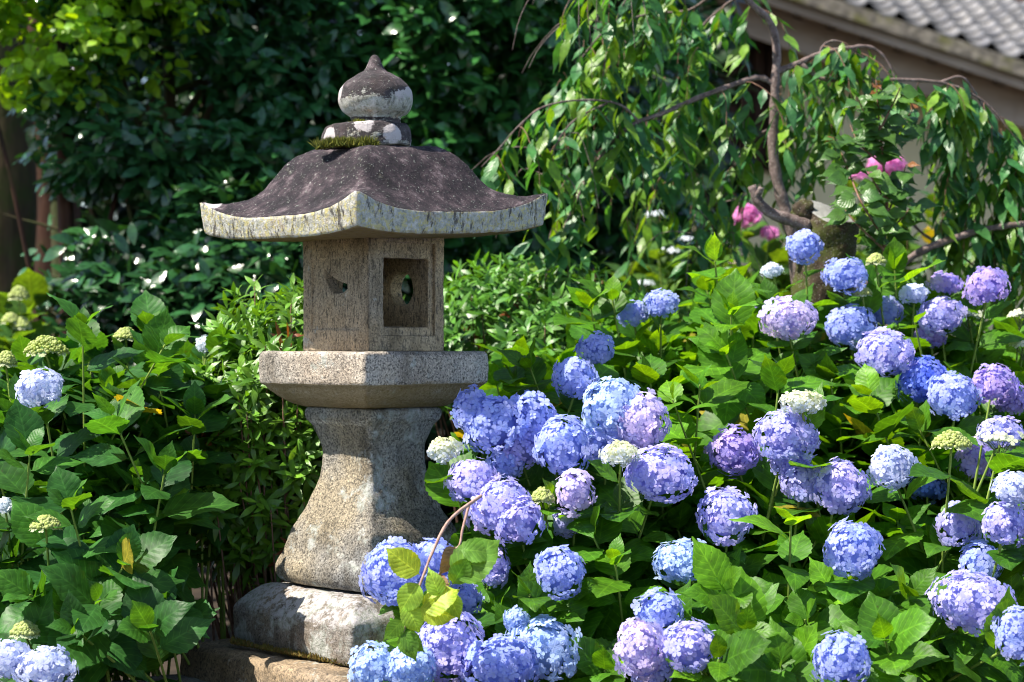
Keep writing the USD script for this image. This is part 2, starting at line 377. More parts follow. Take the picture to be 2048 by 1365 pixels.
M['plaster'] = mat('plaster', {'g': ('geometry', {}), 'n': ('noise_texture', {'scale': 2.0, 'detail': 6.0, 'roughness': 0.7}),
                               'r': ('rgb_ramp', {'ramp': [(0.3, (0.78, 0.66, 0.38)), (0.7, (0.86, 0.76, 0.48))]}), 'p': ('principled_bsdf', {'roughness': 0.9})},
                   [('g.position', 'n.vector'), ('n.fac', 'r.fac'), ('r.color', 'p.base_color')])
M['roof_tile'] = mat('roof_tile', {'g': ('geometry', {}), 'o': ('object_info', {}), 'n': ('noise_texture', {'scale': 9.0, 'detail': 5.0}),
                                   'r': ('rgb_ramp', {'ramp': [(0.3, (0.08, 0.08, 0.09)), (0.7, (0.24, 0.23, 0.22))]}),
                                   'v': ('map_range', {'to_min': 0.7, 'to_max': 1.3}), 'mx': ('mix', {'mix_type': 'multiply', 'fac': 1.0}),
                                   'p': ('principled_bsdf', {'roughness': 0.35})},
                     [('g.position', 'n.vector'), ('n.fac', 'r.fac'), ('o.random', 'v.value'), ('r.color', 'mx.color1'), ('v.result', 'mx.color2'), ('mx.color', 'p.base_color')])
M['fungus'] = mat('fungus', {'p': ('principled_bsdf', {'base_color': (0.55, 0.42, 0.16), 'roughness': 0.7})}, [])
M['blue_board'] = bark_material('blue_board', (0.20, 0.28, 0.36), (0.32, 0.42, 0.50), 6, stretch=(0.2, 1, 1), bump=0.1)
M['dead_leaf'] = leaf_material('dead_leaf', rough=0.7, trans=0.2, veins=7, vein_mix=0.2, bump=0.5)


# ------------------------------------------------------------------ leaves
class Leaf:
    def __init__(self, width, nst, profile, fold, droop, serr=0.0, wave=0.0, petiole=0.0, seed=0, five=False):
        r = Rg(seed)
        t = np.linspace(0, 1, nst)
        xs, ys = profile
        w = np.interp(t, xs, ys) * width / 2
        w = np.maximum(w, 0.012)
        if serr:
            w[1:-1] *= 1 + serr * np.where(np.arange(1, nst - 1) % 2, -1, 1)
        ang = -droop * t ** 1.3
        dl = 1 / (nst - 1)
        y = np.concatenate([[0], np.cumsum(np.cos(ang[1:]) * dl)])
        z = np.concatenate([[0], np.cumsum(np.sin(ang[1:]) * dl)])
        rows, uvs = [], []
        for k in range(nst):
            for s in ((-1, -0.55, 0, 0.55, 1) if five else (-1, 0, 1)):
                zz = z[k] + abs(s) * w[k] * fold * (1 - 0.4 * abs(s)) + wave * math.sin(9 * t[k] + (2 if s > 0 else 0)) * abs(s) * w[k] + (r.random() - 0.5) * 0.012 * abs(s)
                rows.append((s * w[k], y[k] - (0.05 * abs(s) if 0 < k < nst - 1 else 0), zz))
                uvs.append((s, t[k]))
        c = 5 if five else 3
        f = []
        for k in range(nst - 1):
            for j in range(c - 1):
                a = k * c + j
                f += [(a, a + 1, a + c + 1), (a, a + c + 1, a + c)]
        self.v, self.f, self.uv = np.array(rows), np.array(f), np.array(uvs)
        self.n = smooth_normals(self.v, self.f)


OVATE = ([0, 0.10, 0.13, 0.22, 0.38, 0.55, 0.75, 0.9, 1], [0.03, 0.03, 0.25, 0.72, 1.0, 0.97, 0.62, 0.24, 0.0])
ROUND = ([0, 0.10, 0.13, 0.22, 0.40, 0.60, 0.80, 0.92, 1], [0.03, 0.03, 0.28, 0.75, 1.0, 1.0, 0.74, 0.36, 0.0])
LANCE = ([0, 0.09, 0.14, 0.3, 0.5, 0.7, 0.85, 1], [0.03, 0.03, 0.45, 0.95, 1.0, 0.68, 0.25, 0.0])
ELLIP = ([0, 0.06, 0.25, 0.5, 0.75, 0.92, 1], [0.05, 0.12, 0.75, 1.0, 0.78, 0.32, 0.0])
NARROW = ([0, 0.05, 0.3, 0.6, 0.85, 1], [0.1, 0.2, 0.75, 1.0, 0.6, 0.0])
RHOMB = ([0, 0.22, 0.25, 0.38, 0.55, 0.72, 0.85, 1], [0.02, 0.02, 0.55, 1.0, 0.86, 0.42, 0.13, 0.0])
HYD = [Leaf(0.64, 22, OVATE, 0.18, 0.35, 0.035, 0.10, seed=1), Leaf(0.70, 22, ROUND, 0.14, 0.60, 0.035, 0.12, seed=2),
       Leaf(0.60, 22, OVATE, 0.28, 0.9, 0.04, 0.08, seed=3), Leaf(0.66, 22, ROUND, 0.32, 0.25, 0.035, 0.10, seed=4)]
CHERRY = [Leaf(0.31, 9, LANCE, 0.30, 0.4, 0.04, 0.08, seed=5), Leaf(0.27, 9, LANCE, 0.45, 0.8, 0.04, 0.1, seed=6), Leaf(0.33, 9, LANCE, 0.2, -0.2, 0.04, 0.1, seed=7)]
CAMEL = [Leaf(0.46, 6, ELLIP, 0.25, 0.4, seed=8), Leaf(0.50, 6, ELLIP, 0.4, 0.7, seed=9), Leaf(0.42, 6, ELLIP, 0.15, 0.1, seed=10)]
AZAL = [Leaf(0.28, 6, NARROW, 0.3, 0.3, seed=11), Leaf(0.25, 6, NARROW, 0.4, 0.8, seed=12)]
TALLOW = [Leaf(0.66, 8, RHOMB, 0.2, 0.3, seed=13), Leaf(0.62, 8, RHOMB, 0.35, 0.9, seed=14)]
MAPLE = [Leaf(0.75, 5, ELLIP, 0.2, 0.3, seed=15), Leaf(0.65, 5, ELLIP, 0.3, 0.5, seed=16)]


class Batch:
    """leaves to be placed: position, direction, face normal, length, colour, shape"""

    def __init__(self):
        self.rows = []

    def add(self, pos, d, up, size, tint, k):
        pos = np.atleast_2d(pos)
        n = len(pos)
        self.rows.append((pos, np.broadcast_to(d, (n, 3)), np.broadcast_to(up, (n, 3)), np.broadcast_to(size, n), np.broadcast_to(tint, (n, 3)), np.broadcast_to(k, n)))

    def arrays(self):
        return [np.concatenate([r[i] for r in self.rows]) for i in range(6)]


HEADS = []          # px, py, rx, ry, depth of every flower head, so that no leaf grows across a bloom
LANTERN = [(606, 470), (397, 470), (397, 385), (520, 380), (620, 295), (640, 245), (680, 230), (675, 190), (750, 105), (825, 190), (820, 295), (980, 375), (1097, 380), (1090, 445), (887, 475),
           (887, 700), (980, 700), (980, 765), (895, 812), (890, 845), (866, 875), (860, 960), (905, 1060), (740, 1080), (740, 1190), (700, 1365), (110, 1375), (150, 1345), (345, 1325), (350, 1285), (455, 1280), (458, 1195), (545, 1155), (637, 960), (608, 815), (510, 765), (510, 700), (606, 700)]


def in_poly(pts, poly):
    x, y = pts[:, 0], pts[:, 1]
    inside = np.zeros(len(pts), bool)
    for (x1, y1), (x2, y2) in zip(poly, poly[1:] + poly[:1]):
        c = ((y1 > y) != (y2 > y)) & (x < (x2 - x1) * (y - y1) / ((y2 - y1) or 1e-9) + x1)
        inside ^= c
    return inside


def grow(thing, batch, shapes, material, name='leaf', rest='foliage', limit=300, prune=True, rng=None, parent=None):
    pos, d, up, size, tint, k = batch.arrays()
    d = unit(d)
    rng = rng or Rg(99)
    keep = np.ones(len(pos), bool)
    if prune:
        for frac in (0.25, 0.6, 0.95):
            pt = pos + d * (size * frac)[:, None]
            pp = proj(pt)
            for hx, hy, rx, ry, hd in HEADS:
                keep &= ~((((pp[:, 0] - hx) / (rx * 0.86)) ** 2 + ((pp[:, 1] - hy) / (ry * 0.86)) ** 2 < 1) & (pt[:, 1] < hd + 0.02) & (pt[:, 1] > hd - 2.3))
            keep &= ~(in_poly(pp, LANTERN) & (pt[:, 1] < 5.6))
    pos, d, up, size, tint, k = (a[keep] for a in (pos, d, up, size, tint, k))
    z = unit(up - (up * d).sum(1, keepdims=True) * d)
    x = np.cross(d, z)
    R = np.stack([x, d, z], 2)
    # the ones that show largest: in the frame, nearest in their patch of the picture
    pp = proj(pos + d * (size * 0.5)[:, None])
    inside = (pp[:, 0] > -20) & (pp[:, 0] < 2068) & (pp[:, 1] > -20) & (pp[:, 1] < 1385)
    order = np.argsort(pos[:, 1] - 2.0 * size)
    seen, rank = {}, np.full(len(pos), 1e9)
    for i in order:
        if inside[i]:
            c = (int(pp[i, 0] // 36), int(pp[i, 1] // 36))
            seen[c] = seen.get(c, 0) + 1
            rank[i] = seen[c] + pos[i, 1] * 0.01
    chosen = np.argsort(rank, kind='stable')[:limit]
    chosen = chosen[rank[chosen] < 1e8]
    single = np.zeros(len(pos), bool)
    single[chosen] = True
    for i in chosen:
        s = shapes[int(k[i]) % len(shapes)]
        v = pos[i] + size[i] * (s.v @ R[i].T)
        thing.part(name, v, s.f, material, smooth=s.n @ R[i].T, uv=s.uv, tint=np.broadcast_to(tint[i], (len(v), 3)), parent=parent)
    vs, fs, ns, us, ts, n0 = [], [], [], [], [], 0
    for j, s in enumerate(shapes):
        sel = np.nonzero(~single & (k.astype(int) % len(shapes) == j))[0]
        if len(sel) == 0:
            continue
        v = pos[sel][:, None] + size[sel][:, None, None] * np.einsum('nij,vj->nvi', R[sel], s.v)
        n = np.einsum('nij,vj->nvi', R[sel], s.n)
        c = len(s.v)
        f = s.f[None] + (np.arange(len(sel)) * c)[:, None, None] + n0
        vs.append(v.reshape(-1, 3)), ns.append(n.reshape(-1, 3)), fs.append(f.reshape(-1, 3))
        us.append(np.tile(s.uv, (len(sel), 1))), ts.append(np.repeat(tint[sel], c, 0))
        n0 += len(sel) * c
    if vs:
        thing.part(rest, np.vstack(vs), np.vstack(fs), material, smooth=np.vstack(ns), uv=np.vstack(us), tint=np.vstack(ts), kind='stuff', parent=parent)


def hue(rng, n, base, spread=0.25, yellow=0.15):
    """n leaf colours about a base"""
    c = np.asarray(base)[None] * (1 + spread * (rng.random((n, 1)) * 2 - 1))
    y = rng.random((n, 1)) * yellow
    return c * (1 + y * np.array([[1.6, 0.9, -0.3]]))


# ------------------------------------------------------------------ ground
def build_ground():
    g = np.concatenate([[-60, -30], np.linspace(-8, 9, 70), [30, 60]])
    h = np.concatenate([[-20, -5], np.linspace(0, 20, 80), [45, 90]])
    X, Y = np.meshgrid(g, h)
    Z = 0.05 * (meshkit.fbm(np.stack([X * 1.3, Y * 1.3, 0 * X], -1), 4, 3) - 0.5)
    v = np.stack([X, Y, Z], -1).reshape(-1, 3)
    nx = len(g)
    i, j = np.meshgrid(np.arange(len(h) - 1), np.arange(nx - 1), indexing='ij')
    a = (i * nx + j).ravel()
    structure('ground', v, np.stack([a, a + 1, a + nx + 1, a + nx], 1), M['soil'], label='dark bare soil under the shrubs and trees', category='ground')


build_ground()


# ------------------------------------------------------------------ roofed building behind
def build_house():
    d0 = 17.0
    sl = -0.333
    P0 = W(1800, 91, d0)                                   # lower front edge of the eave at this place
    e = unit([1.0, 0.0, sl])
    T = Thing('sloping_roofed_building', 'cream plastered wall under a tiled roof with mossy eave that slopes down to the right', 'building', (3.4, 18.2, 0))

    def q4(x, y, dz):                                      # x along, y inward, dz above the eave line
        return np.array([P0[0] + x, P0[1] + y, P0[2] + sl * x + dz])

    def slab(name, x0, x1, y0, y1, z0, z1, m, rise=0.0, parent=None, label=None):
        v = np.array([q4(x, y, z + rise * (y - y0)) for x in (x0, x1) for y in (y0, y1) for z in (z0, z1)])
        f = [(0, 1, 3, 2), (4, 6, 7, 5), (0, 4, 5, 1), (2, 3, 7, 6), (0, 2, 6, 4), (1, 5, 7, 3)]
        return T.part(name, v, np.array(f), m, smooth=False, parent=parent, label=label)
    x0, x1 = -3.4, 2.6
    # wall down to the ground
    v = np.array([[P0[0] + x, P0[1] + y, z] for x in (x0, x1) for y in (0.80, 1.0) for z in (-0.2, P0[2] + sl * x + 0.5)])
    f = np.array([(0, 1, 3, 2), (4, 6, 7, 5), (0, 4, 5, 1), (2, 3, 7, 6), (0, 2, 6, 4), (1, 5, 7, 3)])
    wall = T.part('wall', v, f, M['plaster'], smooth=False)
    slab('wall_beam', x0, x1, 0.72, 0.797, -0.02, 0.16, M['dark_wood'])
    # dark slatted part at the upper end
    for k in range(12):
        x = -2.45 + k * 0.125
        slab('slat', x, x + 0.085, 0.67, 0.715, -1.35, -0.03, M['dark_wood'])
    slab('slat_backing', -2.5, -0.95, 0.74, 0.796, -1.40, -0.025, M['dark_wood'])
    # eave: face boards, underside boards, rafters
    slab('eave_beam', x0, x1, 0.0, 0.06, 0.0, 0.055, M['dark_wood'])
    for k in range(4):
        y = 0.065 + k * 0.16
        slab('eave_board', x0, x1, y, y + 0.152, 0.06 + 0.004 * (k % 2), 0.085, M['pale_board'], rise=0.06)
    for k in range(20):
        x = x0 + 0.1 + k * 0.30
        slab('rafter', x, x + 0.07, 0.07, 0.70, -0.012, 0.045, M['dark_wood'], rise=0.06)
    for k in range(4):
        slab('fascia_board', x0 + k * 1.5, x0 + k * 1.5 + 1.494, -0.04, -0.004, -0.03, 0.055, M['pale_board'])
    for k in range(4):
        slab('frieze_board', x0 + k * 1.5, x0 + k * 1.5 + 1.496, 0.30, 0.33, -0.30, 0.055, M['pale_board'])
    slab('mossy_roof_edge', x0, x1, -0.13, 0.05, 0.06, 0.19, M['mossy_edge'])
    # roof tiles, one by one
    pitch = math.radians(24)
    w, ex = 0.27, 0.235
    rows, cols = 13, 15
    prof_x = np.linspace(0, 1, 9)
    prof_z = np.where(prof_x < 0.62, -0.03 * np.sin(prof_x / 0.62 * np.pi), 0.055 * np.sin((prof_x - 0.62) / 0.38 * np.pi))
    rng = Rg(12)
    for r in range(rows):
        for c in range(cols):
            xa = -1.6 + c * w
            o = q4(xa, -0.13 + r * ex * math.cos(pitch), 0.20 + r * ex * math.sin(pitch))
            pts = []
            lift = 0.03 + rng.random() * 0.008
            for (s, l, th) in ((0.0, lift, -0.022), (0.0, lift, 0.0), (1.12, 0.0, 0.0)):
                for px_, pz in zip(prof_x, prof_z):
                    x = px_ * w * 1.04
                    y = s * ex * math.cos(pitch)
                    z = s * ex * math.sin(pitch) + pz + l + th + sl * x
                    pts.append(o + np.array([x, y, z]))
            ff = [(k + 9 * g, k + 1 + 9 * g, k + 10 + 9 * g, k + 9 + 9 * g) for g in (0, 1) for k in range(8)]
            T.part('roof_tile', np.array(pts), np.array(ff), M['roof_tile'], smooth=False)
    # roof deck beneath the tiles
    dz = math.tan(pitch)
    v = np.array([q4(x, y, z + dz * (y + 0.1)) for x in (x0, x1) for y in (-0.1, 3.4) for z in (0.10, 0.17)])
    T.part('roof_deck', v, f, M['dark_wood'], smooth=False)


build_house()


# ------------------------------------------------------------------ stone lantern
LC = W(747, 682.5, 5.5)[:2]                                # axis of the lantern


def zl(py):
    return EYE - (py - 682.5) / 700.0


def displace(v, f, amp, scale, seed, amp2=0.0, scale2=60):
    n = smooth_normals(v, f)
    return v + n * (amp * (meshkit.fbm(v * scale, 4, seed) - 0.5) * 2 + amp2 * (meshkit.noise(v * scale2, seed + 7) - 0.5) * 2)[:, None]


def square_ring(hd, rc, m):
    """points of a square with its corners towards +-x and +-y, half diagonal hd, corner radius rc"""
    rc = min(rc, hd * 0.4)
    pts, arc = [], 6
    for k in range(4):
        th = k * np.pi / 2
        al = th + np.linspace(-np.pi / 4, np.pi / 4, arc)
        c = (hd - rc * math.sqrt(2)) * np.array([math.cos(th), math.sin(th)])
        pts.append(c + rc * np.stack([np.cos(al), np.sin(al)], 1))
        th2 = th + np.pi / 2
        c2 = (hd - rc * math.sqrt(2)) * np.array([math.cos(th2), math.sin(th2)])
        s0 = pts[-1][-1]
        s1 = c2 + rc * np.array([math.cos(th2 - np.pi / 4), math.sin(th2 - np.pi / 4)])
        pts.append(s0 + (s1 - s0) * np.linspace(0, 1, m - arc + 2)[1:-1, None])
    return np.vstack(pts)


def loft(profile, rc=0.012, m=26, step=0.012, rot=0.0, soften=1):
    """profile: (half diagonal, z) from bottom to top, closed at both ends"""
    pr = np.array([(0.002, profile[0][1])] + list(profile) + [(0.002, profile[-1][1])], float)
    seg = np.linalg.norm(np.diff(pr, axis=0), axis=1)
    rings = [pr[0]]
    for a, b, l in zip(pr[:-1], pr[1:], seg):
        n = max(1, int(round(l / step)))
        rings += [a + (b - a) * t for t in np.linspace(0, 1, n + 1)[1:]]
    rings = np.array(rings)
    for _ in range(soften):
        rings[1:-1] = 0.25 * rings[:-2] + 0.5 * rings[1:-1] + 0.25 * rings[2:]
    v = []
    for hd, z in rings:
        xy = square_ring(max(hd, 0.002), rc, m)
        v.append(np.column_stack([xy, np.full(len(xy), z)]))
    v = np.vstack(v)
    k = 4 * m
    i, j = np.meshgrid(np.arange(len(rings) - 1), np.arange(k), indexing='ij')
    f = np.stack([i * k + j, i * k + (j + 1) % k, (i + 1) * k + (j + 1) % k, (i + 1) * k + j], -1).reshape(-1, 4)
    c, s = math.cos(rot), math.sin(rot)
    v[:, :2] = v[:, :2] @ np.array([[c, s], [-s, c]])
    return v, f


def at_lantern(v):
    return v + np.array([LC[0], LC[1], 0.0])


def build_lantern():
    L = Thing('stone_lantern', 'weathered square stone lantern with dark flared roof and onion shaped finial', 'stone lantern', (LC[0], LC[1], 0.0))
    h = lambda px: px / 700.0
    # plinth and base block
    v, f = loft([(h(396), 0.16), (h(400), 0.2), (h(392), zl(1300)), (h(380), zl(1292)), ], rc=0.015, m=44, step=0.014, rot=-0.07)
    L.part('plinth', at_lantern(displace(v, f, 0.006, 9, 1, 0.003, 45)), f, M['stone_plinth'])
    zt = zl(1291)
    v, f = loft([(h(280), zt + 0.003), (h(286), zt + 0.01), (h(289), zt + 0.05), (h(288), zt + 0.105), (h(280), zt + 0.122), (h(232), zt + 0.168), (h(205), zt + 0.175)], rc=0.014, m=36, step=0.010, rot=-0.075, soften=1)
    L.part('base_block', at_lantern(displace(v, f, 0.007, 11, 2, 0.0030, 55)), f, M['stone_base'])
    zs = zt + 0.181
    # shaft
    prof = [(h(185), zs), (h(198), zs + 0.016), (h(203), zs + 0.035), (h(200), zs + 0.06), (h(186), zs + 0.085)]
    for py, hd in ((1060, 170), (1020, 142), (990, 128), (960, 114), (930, 107), (905, 106), (885, 109), (868, 117), (852, 124), (842, 131), (840, 140), (828, 142), (814, 141)):
        prof.append((h(hd), zl(py)))
    v, f = loft(prof, rc=0.016, m=26, step=0.010, soften=2, rot=0.015)
    L.part('shaft', at_lantern(displace(v, f, 0.004, 9, 3, 0.0014, 60)), f, M['stone_shaft'])
    # platform
    v, f = loft([(h(134), zl(813.5)), (h(146), zl(812)), (h(165), zl(806)), (h(186), zl(797)), (h(204), zl(785)), (h(214), zl(776)), (h(219), zl(771)), (h(232), zl(767)), (h(233), zl(740)), (h(232), zl(707)), (h(226), zl(703))], rc=0.012, m=34, step=0.009, soften=1)
    L.part('platform', at_lantern(displace(v, f, 0.0035, 12, 4, 0.0016, 70)), f, M['stone_platform'])
    # light chamber, carved
    z0, z1 = zl(702.4), zl(470)
    a = h(141) / math.sqrt(2)
    body = m3.Manifold.cube([2 * a, 2 * a, z1 - z0]).translate([-a, -a, z0])
    body = body - m3.Manifold.cube([2 * a - 0.09, 2 * a - 0.09, z1 - z0 - 0.06]).translate([-a + 0.045, -a + 0.045, z0 + 0.035])
    # in the body's own frame: face -y is the picture's left face after turning, +x its right face
    zc = 0.5 * (z0 + z1)
    # right face: framed window
    body = body - m3.Manifold.cube([0.03, 0.2, 0.262]).translate([a - 0.010, -0.092, zl(672)])
    body = body - m3.Manifold.cube([0.2, 0.168, 0.194]).translate([a - 0.1, -0.078, zl(655)])
    # left face: shallow panel and half-moon opening
    body = body - m3.Manifold.cube([0.21, 0.02, 0.2]).translate([-0.105, -a - 0.0155, zl(660)])

    def fl(px, py):                                         # left face: picture place -> place along the face
        return (px - 747) / 700.0 * math.sqrt(2) + a, zl(py)
    moon = [fl(x, y) for x, y in ((650, 538), (656, 545), (668, 556), (684, 566), (700, 572), (701, 580), (692, 587), (680, 590), (668, 585), (658, 573), (652, 556))]
    cs = m3.CrossSection([moon])
    if cs.area() < 1e-6:
        cs = m3.CrossSection([moon[::-1]])
    cut = m3.Manifold.extrude(cs, 0.2).rotate([90, 0, 0]).translate([0, -a + 0.1, 0])
    body = body - cut
    # round openings on the two far faces
    disc = m3.Manifold.cylinder(0.3, 0.050, 0.050, 28)
    body = body - disc.rotate([90, 0, 0]).translate([0.01, a + 0.15, zc + 0.012])
    body = body - disc.rotate([0, 90, 0]).translate([-a - 0.15, 0.018, zc + 0.015])
    body = body.refine_to_length(0.0075)
    mm = body.to_mesh()
    t = trimesh.Trimesh(mm.vert_properties[:, :3], mm.tri_verts, process=True)
    trimesh.smoothing.filter_taubin(t, 0.5, 0.53, 4)
    v = np.array(t.vertices)
    v = displace(v, np.array(t.faces), 0.003, 10, 5, 0.0012, 70)
    c, s = math.cos(-np.pi / 4), math.sin(-np.pi / 4)
    v[:, :2] = v[:, :2] @ np.array([[c, s], [-s, c]])
    L.part('light_chamber', at_lantern(v), np.array(t.faces), M['stone_box'])
    # roof: height field over a square, ridges to the four corners
    hs = h(350) / math.sqrt(2)
    N = 78
    g = np.linspace(-1, 1, N + 1)
    U, V = np.meshgrid(g, g, indexing='ij')
    smax = np.maximum(np.abs(U), np.abs(V))
    tt = np.minimum(np.abs(U), np.abs(V)) / np.maximum(smax, 1e-6)
    sr = [0, 0.30, 0.366, 0.40, 0.457, 0.52, 0.557, 0.60, 0.643, 0.69, 0.729, 0.843, 0.94, 1.0]
    ridge = np.array([295, 295, 296, 300, 309, 325, 339, 357, 375, 387, 393, 398, 396, 391])
    mid = np.array([295, 296, 299, 303, 312, 325, 335, 347, 361, 375, 388, 415, 429, 433])
    hr, hm = np.interp(smax, sr, ridge), np.interp(smax, sr, mid)
    k = tt ** (1.8 + 1.5 * smax ** 4)
    k = k * (1 - 0.12 * (tt > 0.985))
    Zt = hm + (hr - hm) * k
    for _ in range(2):
        Zt[1:-1, 1:-1] = (Zt[:-2, 1:-1] + Zt[2:, 1:-1] + Zt[1:-1, :-2] + Zt[1:-1, 2:] + 2 * Zt[1:-1, 1:-1]) / 6
    Zb = 479 - 16 * tt ** 3.5 * smax ** 5 - 3 * smax ** 3
    Zt, Zb = zl(Zt), zl(Zb)
    bul = 1 - 0.012 * (1 - tt ** 2) * smax                   # eaves bow in a little between the corners
    top = np.stack([U * hs * bul, V * hs * bul, Zt], -1)
    bot = np.stack([U * hs * 0.972 * bul, V * hs * 0.972 * bul, Zb], -1)
    ring = [(i, 0) for i in range(N)] + [(N, j) for j in range(N)] + [(N - i, N) for i in range(N)] + [(0, N - j) for j in range(N)]
    vt, vb = top.reshape(-1, 3), bot.reshape(-1, 3)
    I, J = np.meshgrid(np.arange(N), np.arange(N), indexing='ij')
    a0 = (I * (N + 1) + J).ravel()
    ft = np.stack([a0, a0 + N + 1, a0 + N + 2, a0 + 1], 1)
    fb = np.stack([a0, a0 + 1, a0 + N + 2, a0 + N + 1], 1) + len(vt)
    idx = np.array([i * (N + 1) + j for i, j in ring])
    levels, vside = 7, []
    lay = [idx]
    nn = len(vt) + len(vb)
    for l in range(1, levels):
        u = l / levels
        vside.append(vt[idx] * (1 - u) + vb[idx] * u)
        lay.append(np.arange(nn, nn + len(idx)))
        nn += len(idx)
    lay.append(idx + len(vt))
    fs = []
    for A, B in zip(lay[:-1], lay[1:]):
        fs.append(np.stack([A, B, np.roll(B, -1), np.roll(A, -1)], 1))
    v = np.vstack([vt, vb] + vside)
    f = np.vstack([ft, fb] + fs)
    t = trimesh.Trimesh(v, np.vstack([f[:, :3], f[:, [0, 2, 3]]]), process=False)
    trimesh.smoothing.filter_taubin(t, 0.45, 0.47, 3)
    v = np.array(t.vertices)
    v = displace(v, f, 0.005, 8, 6, 0.0018, 55)
    c, s = math.cos(np.pi / 4 - 0.015), math.sin(np.pi / 4 - 0.015)
    v[:, :2] = v[:, :2] @ np.array([[c, s], [-s, c]])
    v[:, 2] += 0.026 * v[:, 0] + 0.036 * v[:, 1]
    L.part('roof', at_lantern(v), f, M['stone_roof'], smooth=smooth_normals(v, f))

    # finial seat (round slab, a little tilted) and onion finial
    def lathe(profile, seg, lump=0.0, seed=0):
        pr = np.array(profile, float)
        pr = spline(pr, max(12, len(pr) * 4))
        pr[:, 0] = np.maximum(pr[:, 0], 0.0008)
        ang = np.arange(seg) * 2 * np.pi / seg
        r = pr[:, 0][:, None] * (1 + lump * (meshkit.noise(np.stack([np.cos(ang) * 1.6, np.sin(ang) * 1.6, 0 * ang], -1), seed) - 0.5))[None]
        v = np.stack([r * np.cos(ang), r * np.sin(ang), np.repeat(pr[:, 1][:, None], seg, 1)], -1).reshape(-1, 3)
        i, j = np.meshgrid(np.arange(len(pr) - 1), np.arange(seg), indexing='ij')
        return v, np.stack([i * seg + j, i * seg + (j + 1) % seg, (i + 1) * seg + (j + 1) % seg, (i + 1) * seg + j], -1).reshape(-1, 4)
    cx = np.array([LC[0] + h(-15), LC[1], 0])
    v, f = lathe([(0.001, zl(299)), (h(80), zl(299)), (h(91), zl(294)), (h(92), zl(278)), (h(88), zl(262)), (h(82), zl(253)), (h(70), zl(250)), (h(40), zl(249)), (0.001, zl(249))], 72, 0.10, 4)
    v = displace(v, f, 0.006, 14, 8, 0.0018, 60)
    v[:, 2] += 0.05 * v[:, 0]
    L.part('finial_seat', v + cx, f, M['stone_finial'])
    cx = np.array([LC[0] + h(4), LC[1], 0])
    pf = [(0.001, zl(252)), (h(46), zl(252)), (h(50), zl(246)), (h(50), zl(239)), (h(53), zl(234)), (h(66), zl(224)), (h(74), zl(208)), (h(75), zl(196)), (h(71), zl(180)), (h(58), zl(164)), (h(40), zl(152)), (h(25), zl(144)), (h(18), zl(136)), (h(14), zl(125)), (h(9), zl(114)), (h(4), zl(109.5)), (0.001, zl(109))]
    v, f = lathe(pf, 72)
    v = displace(v, f, 0.003, 16, 9, 0.0012, 70)
    v[:, 0] += 0.03 * np.maximum(v[:, 2] - zl(160), 0) * -1
    L.part('finial', v + cx, f, M['stone_finial'])

    # moss cushions
    def moss(px0, px1, pyf, dep, n, hgt, seed, cols):
        rng = Rg(seed)
        vs, fs, ts = [], [], []
        for k in range(n):
            u = rng.random()
            px = px0 + (px1 - px0) * u
            base = W(px, pyf(u) + rng.normal(0, 1.5), dep(u) + rng.normal(0, 0.012))
            hh = hgt * (0.4 + 0.8 * meshkit.noise(np.array([px / 14, 0, seed]), 3)) * (0.5 + rng.random())
            dr = unit([rng.normal(0, 0.55), rng.normal(-0.2, 0.5), 1])
            sd = unit(np.cross(dr, rng.normal(size=3))) * 0.0022
            s2 = unit(np.cross(dr, sd)) * 0.0022
            vs.append(np.array([base + sd, base - sd * .5 + s2, base - sd * .5 - s2, base + dr * hh]))
            fs.append(np.array([(0, 1, 3), (1, 2, 3), (2, 0, 3)]) + 4 * k)
            ts.append(np.repeat((np.array(cols[k % len(cols)]) * (0.7 + 0.6 * rng.random()))[None], 4, 0))
        L.part('moss', np.vstack(vs), np.vstack(fs), M['moss'], smooth=False, tint=np.vstack(ts), kind='stuff')
    green = [(0.13, 0.15, 0.015), (0.20, 0.20, 0.02), (0.09, 0.11, 0.012)]
    brown = [(0.20, 0.13, 0.03), (0.16, 0.12, 0.02), (0.12, 0.12, 0.02)]
    moss(632, 752, lambda u: 297 - 6 * math.sin(u * 3.1), lambda u: 5.37, 2600, 0.022, 1, green)
    moss(706, 738, lambda u: 249, lambda u: 5.42, 300, 0.012, 2, green)
    dm = lambda u: 5.5 - 0.04 - 0.35 * u
    moss(462, 700, lambda u: 1285 + 46 * u, lambda u: 5.46 - 0.33 * u, 2200, 0.013, 3, brown)


build_lantern()


def build_kerb():
    T = Thing('stone_kerb', 'flat grey kerb stone lying on the ground left of the lantern plinth', 'kerb', (-1.2, 5.4, 0))
    v, f = loft([(0.50, 0.0), (0.505, 0.25), (0.5, 0.285), (0.49, 0.292)], rc=0.02, m=30, step=0.02, soften=1)
    c, s = math.cos(np.pi / 4), math.sin(np.pi / 4)         # the square's sides along x and y: a long slab
    v[:, :2] = v[:, :2] @ np.array([[c, s], [-s, c]])
    v = v * np.array([1.25, 0.45, 1.0])
    c, s = math.cos(0.62), math.sin(0.62)
    v[:, :2] = v[:, :2] @ np.array([[c, s], [-s, c]])
    v = displace(v + np.array([-1.17, 5.21, 0]), f, 0.006, 8, 21, 0.002, 50)
    T.part('stone', v, f, M['kerb_stone'])


build_kerb()


